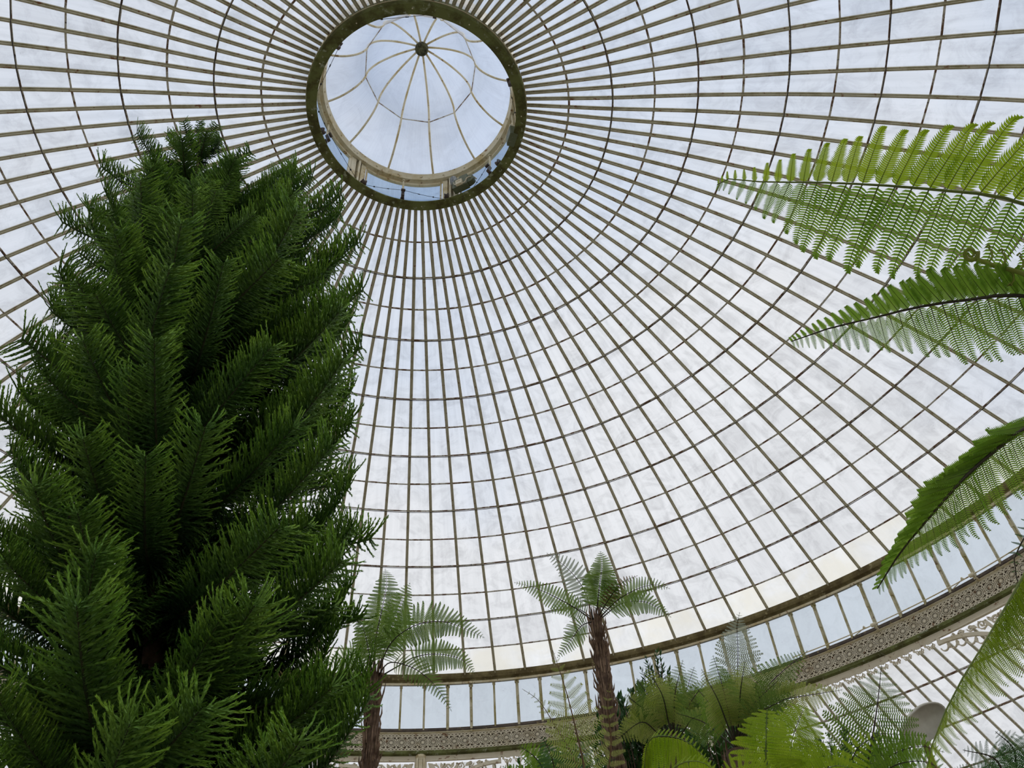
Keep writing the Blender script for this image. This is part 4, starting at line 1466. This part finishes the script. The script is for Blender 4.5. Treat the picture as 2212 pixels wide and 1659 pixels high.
def make_branch(seed, length, n_let, let_len):
    """a plume: a bough along +x turning up at its tip, clothed in rope-like branchlets set with short needles"""
    r = random.Random(seed)
    V, F, G = [], [], []

    def tri(a, b, c, g):
        o = len(V)
        V.extend((a, b, c))
        F.append((o, o + 1, o + 2))
        G.extend((g, g, g))

    def axis(t):
        x = length * t
        return Vector((x, 0, length * (-0.10 * math.sin(t * math.pi * 0.9) + 0.50 * max(0, t - 0.45) ** 1.6 * 2.2)))

    def rope(pts, r0, gs):
        n = len(pts)
        rad = [r0 * (1 - 0.5 * (i / (n - 1)) ** 3) for i in range(n)]
        o = len(V)
        for i, p in enumerate(pts):
            T = (pts[min(i + 1, n - 1)] - pts[max(i - 1, 0)]).normalized()
            e1 = T.orthogonal().normalized()
            e2 = T.cross(e1)
            for j in range(3):
                a = 2.094 * j + i
                V.append(p + (e1 * math.cos(a) + e2 * math.sin(a)) * rad[i])
                G.append(gs(i / (n - 1)))
        for i in range(n - 1):
            for j in range(3):
                F.append((o + 3 * i + j, o + 3 * i + (j + 1) % 3, o + 3 * i + 3 + (j + 1) % 3, o + 3 * i + 3 + j))
        for i, p in enumerate(pts):
            T = (pts[min(i + 1, n - 1)] - pts[max(i - 1, 0)]).normalized()
            e1 = T.orthogonal().normalized()
            e2 = T.cross(e1)
            for q in range(5):
                a = r.uniform(0, 6.28)
                ro = e1 * math.cos(a) + e2 * math.sin(a)
                tn = T.cross(ro)
                bs = p + ro * rad[i] * 0.7
                if i < n - 1:
                    bs = bs + (pts[i + 1] - p) * r.random()
                tri(bs - tn * 0.003, bs + tn * 0.003, bs + ro * 0.006 + T * 0.014, gs(i / (n - 1)))

    rows = (-4, 20, 44, 66)
    for i in range(n_let):
        t = 0.08 + 0.92 * (i + 0.4 * r.random()) / n_let
        p = axis(t)
        T = (axis(min(1, t + 0.02)) - axis(t - 0.02)).normalized()
        side = 1 if i % 2 else -1
        side_v = Vector((0, 1, 0)) * side
        upv = T.cross(Vector((0, 1, 0)))
        upv = upv if upv.z > 0 else -upv
        el = R(rows[(i // 2) % 4] + r.uniform(-13, 13))
        if t < 0.45:
            el *= r.choice((1.0, 0.3, -0.9))
        d = side_v * math.cos(el) + upv * math.sin(el) + T * (0.40 + 0.55 * max(0.0, t - 0.5) + r.uniform(-0.1, 0.1))
        d.normalize()
        l = let_len * (0.55 + 0.5 * math.sin(math.pi * min(1, 0.30 + 0.66 * (1 - t)))) * r.uniform(0.75, 1.2)
        pts = [p]
        seg = 6
        for k in range(seg):
            q = k / seg
            if t < 0.62:
                bend = Vector((0, 0, -0.34 * q))
            else:
                bend = upv * (0.16 * q) + T * (0.12 * q) - Vector((0, 0, 0.05))
            d = (d + bend + Vector((r.uniform(-1, 1), r.uniform(-1, 1), r.uniform(-1, 1))) * 0.05).normalized()
            pts.append(pts[-1] + d * l / seg)
        g0 = 0.05 + 0.80 * max(0, (t - 0.5) / 0.5)
        rope(pts, 0.0056, lambda q, g0=g0: min(1.0, g0 * (0.35 + 0.65 * q) + (0.22 if q > 0.8 else 0)))
    me = bpy.data.meshes.new('branchlets')
    me.from_pydata([tuple(v) for v in V], [], F)
    at_ = me.attributes.new('growth', 'FLOAT', 'POINT')
    at_.data.foreach_set('value', G)
    me.materials.append(M['needle'])
    st = MB()
    ax = [axis(i / 10) for i in range(11)]
    st.tube(ax, [0.018 * (1 - 0.8 * i / 10) for i in range(11)], 5)
    return me, st.mesh('branch', M['bough'])


BR = [make_branch(500 + i, 1.0, 340, 0.17) for i in range(5)]
BRS = [make_branch(520 + i, 0.5, 150, 0.125) for i in range(3)]

base = Vector((-0.55, CAM.y + 4.4, 0))
top = at(432, 300, 8.75)
tree = empty('conifer', base)
tag(tree, 'huge dark green conifer with tiers of rope-like plumed branches filling the left side', 'tree')
bpy.context.view_layer.update()
tinv2 = tree.matrix_world.inverted()
axis3 = top - base
mb = MB()
mb.tube([tinv2 @ base.lerp(top, i / 12) for i in range(13)], [0.09 * (1 - 0.93 * i / 12) for i in range(13)], 10)
mb.build('trunk', M['bark'], tree, True)
r = random.Random(99)
LT = axis3.length


def crown_radius(s):
    """crown radius at s metres below the tip"""
    return interp([(0.0, 0.12), (0.3, 0.36), (0.65, 0.56), (1.25, 0.82), (2.0, 1.0), (4.0, 1.10), (6.0, 1.09), (8.0, 1.06)], s)


s = 1.0
k = 0
while s < 7.6:
    n = 4 if s < 0.3 else (6 if s < 0.8 else 10)
    p = top.lerp(base, s / LT)
    for i in range(n):
        a = 2 * math.pi * (i + 0.5 * (k % 2)) / n + r.uniform(-0.3, 0.3)
        rad = crown_radius(s) * r.uniform(0.84, 1.1)
        rad *= 1 - 0.2 * max(0.0, -math.cos(a))
        toward = max(0.0, -math.sin(a)) if s < 2.6 else 0.0
        rad *= 1 - interp([(0, 0.75), (1.2, 0.68), (2.4, 0.1), (2.6, 0.0)], s) * toward
        tilt = R(interp([(0, 40), (0.3, 22), (0.8, 8), (1.6, -6), (3, -17), (5, -25), (8, -28)], s) + r.uniform(-9, 9))
        d = Vector((math.cos(a) * math.cos(tilt), math.sin(a) * math.cos(tilt), math.sin(tilt)))
        # a bough behind the trunk as seen from the path may stay shorter
        y = Vector((0, 0, 1)).cross(d).normalized()
        z = d.cross(y)
        small = rad < 0.55
        me, sm = (BRS if small else BR)[r.randrange(3 if small else 5)]
        sc = rad / (0.5 if small else 1.0)
        wz = interp([(0, 1.0), (3, 0.95), (5, 0.88), (8, 0.84)], s)
        m4 = Matrix((d, y, z)).transposed().to_4x4()
        mw = tinv2 @ Matrix.Translation(p) @ m4 @ Matrix.Rotation(r.uniform(-0.5, 0.5), 4, 'X') @ Matrix.Diagonal((sc, wz * max(sc, 0.85) * r.uniform(0.8, 1.3), wz * max(sc, 0.85) * r.uniform(0.8, 1.3), 1))
        bo = obj('branch', sm, tree, mw)
        obj('branchlets', me, bo)
    s += 0.15 if s < 0.5 else (0.22 if s < 1.5 else 0.275)
    k += 1
# boughs of the tip and shoulders, set one by one


def bough(bx, by, bd, tx, ty, td, wide, kind, name='branch'):
    p, q = at(bx, by, bd), at(tx, ty, td)
    d = q - p
    L = d.length
    d.normalize()
    y = Vector((0, 0, 1)).cross(d)
    y = y.normalized() if y.length > 0.15 else RIGHT.copy()
    z = d.cross(y).normalized()
    y = z.cross(d)
    small = L < 0.6
    me, sm = (BRS if small else BR)[kind % (3 if small else 5)]
    sc = L / (0.54 if small else 1.08)
    m4 = Matrix((d, y, z)).transposed().to_4x4()
    bo = obj(name, sm, tree, tinv2 @ Matrix.Translation(p) @ m4 @ Matrix.Diagonal((sc, wide, wide, 1)))
    obj('branchlets', me, bo)


DT = 8.75
bough(431, 345, DT, 428, 254, DT, 0.38, 0, 'leader')
for i, (bx, by, tx, ty, dd, w) in enumerate([
        (431, 330, 388, 268, -0.1, 0.5), (431, 330, 471, 271, -0.1, 0.5), (431, 345, 342, 296, 0.1, 0.6), (431, 345, 495, 293, 0.15, 0.6),
        (431, 385, 278, 322, -0.1, 0.75), (431, 385, 549, 338, -0.15, 0.7), (431, 370, 440, 300, -0.35, 0.65), (431, 400, 545, 362, 0.3, 0.75),
        (431, 425, 205, 405, -0.1, 0.85), (431, 420, 385, 385, -0.7, 0.85), (431, 430, 262, 385, 0.4, 0.8), (440, 430, 560, 380, 0.4, 0.8), (440, 440, 640, 415, -0.3, 0.9),
        (445, 450, 690, 393, 0.35, 0.85), (445, 470, 715, 415, 0.1, 0.9), (440, 470, 470, 430, -0.9, 0.9), (450, 500, 760, 470, -0.2, 1.0), (431, 470, 150, 500, 0.3, 0.9),
        (450, 540, 782, 508, 0.2, 0.95), (431, 520, 134, 545, -0.2, 1.0), (455, 590, 800, 580, -0.2, 1.0), (431, 500, 330, 470, -0.9, 0.95), (440, 520, 590, 490, -0.8, 1.0),
        (455, 640, 770, 640, 0.3, 1.0), (455, 720, 824, 688, 0.0, 1.0), (450, 790, 812, 760, 0.3, 1.0), (445, 860, 816, 822, -0.1, 1.0), (445, 960, 806, 925, 0.1, 1.0), (440, 1040, 790, 1010, -0.1, 1.0),
        (430, 720, 82, 735, 0.0, 1.0), (425, 820, 62, 828, 0.2, 1.0), (425, 870, 56, 892, -0.1, 1.0), (420, 940, -5, 950, 0.0, 1.05),
        (440, 1180, 800, 1150, 0.1, 1.0), (440, 1290, 790, 1255, -0.1, 1.0), (430, 1420, 798, 1395, 0.1, 1.0), (430, 1530, 770, 1500, 0.2, 1.0), (430, 1640, 835, 1612, 0.1, 1.0), (430, 1720, 820, 1680, -0.2, 1.0)]):
    d0 = interp([(345, DT), (600, 7.25), (800, 6.4), (1050, 5.65), (1300, 5.1), (1720, 4.5)], by)
    bough(bx, by, d0, tx, ty, d0 + dd, w, i)
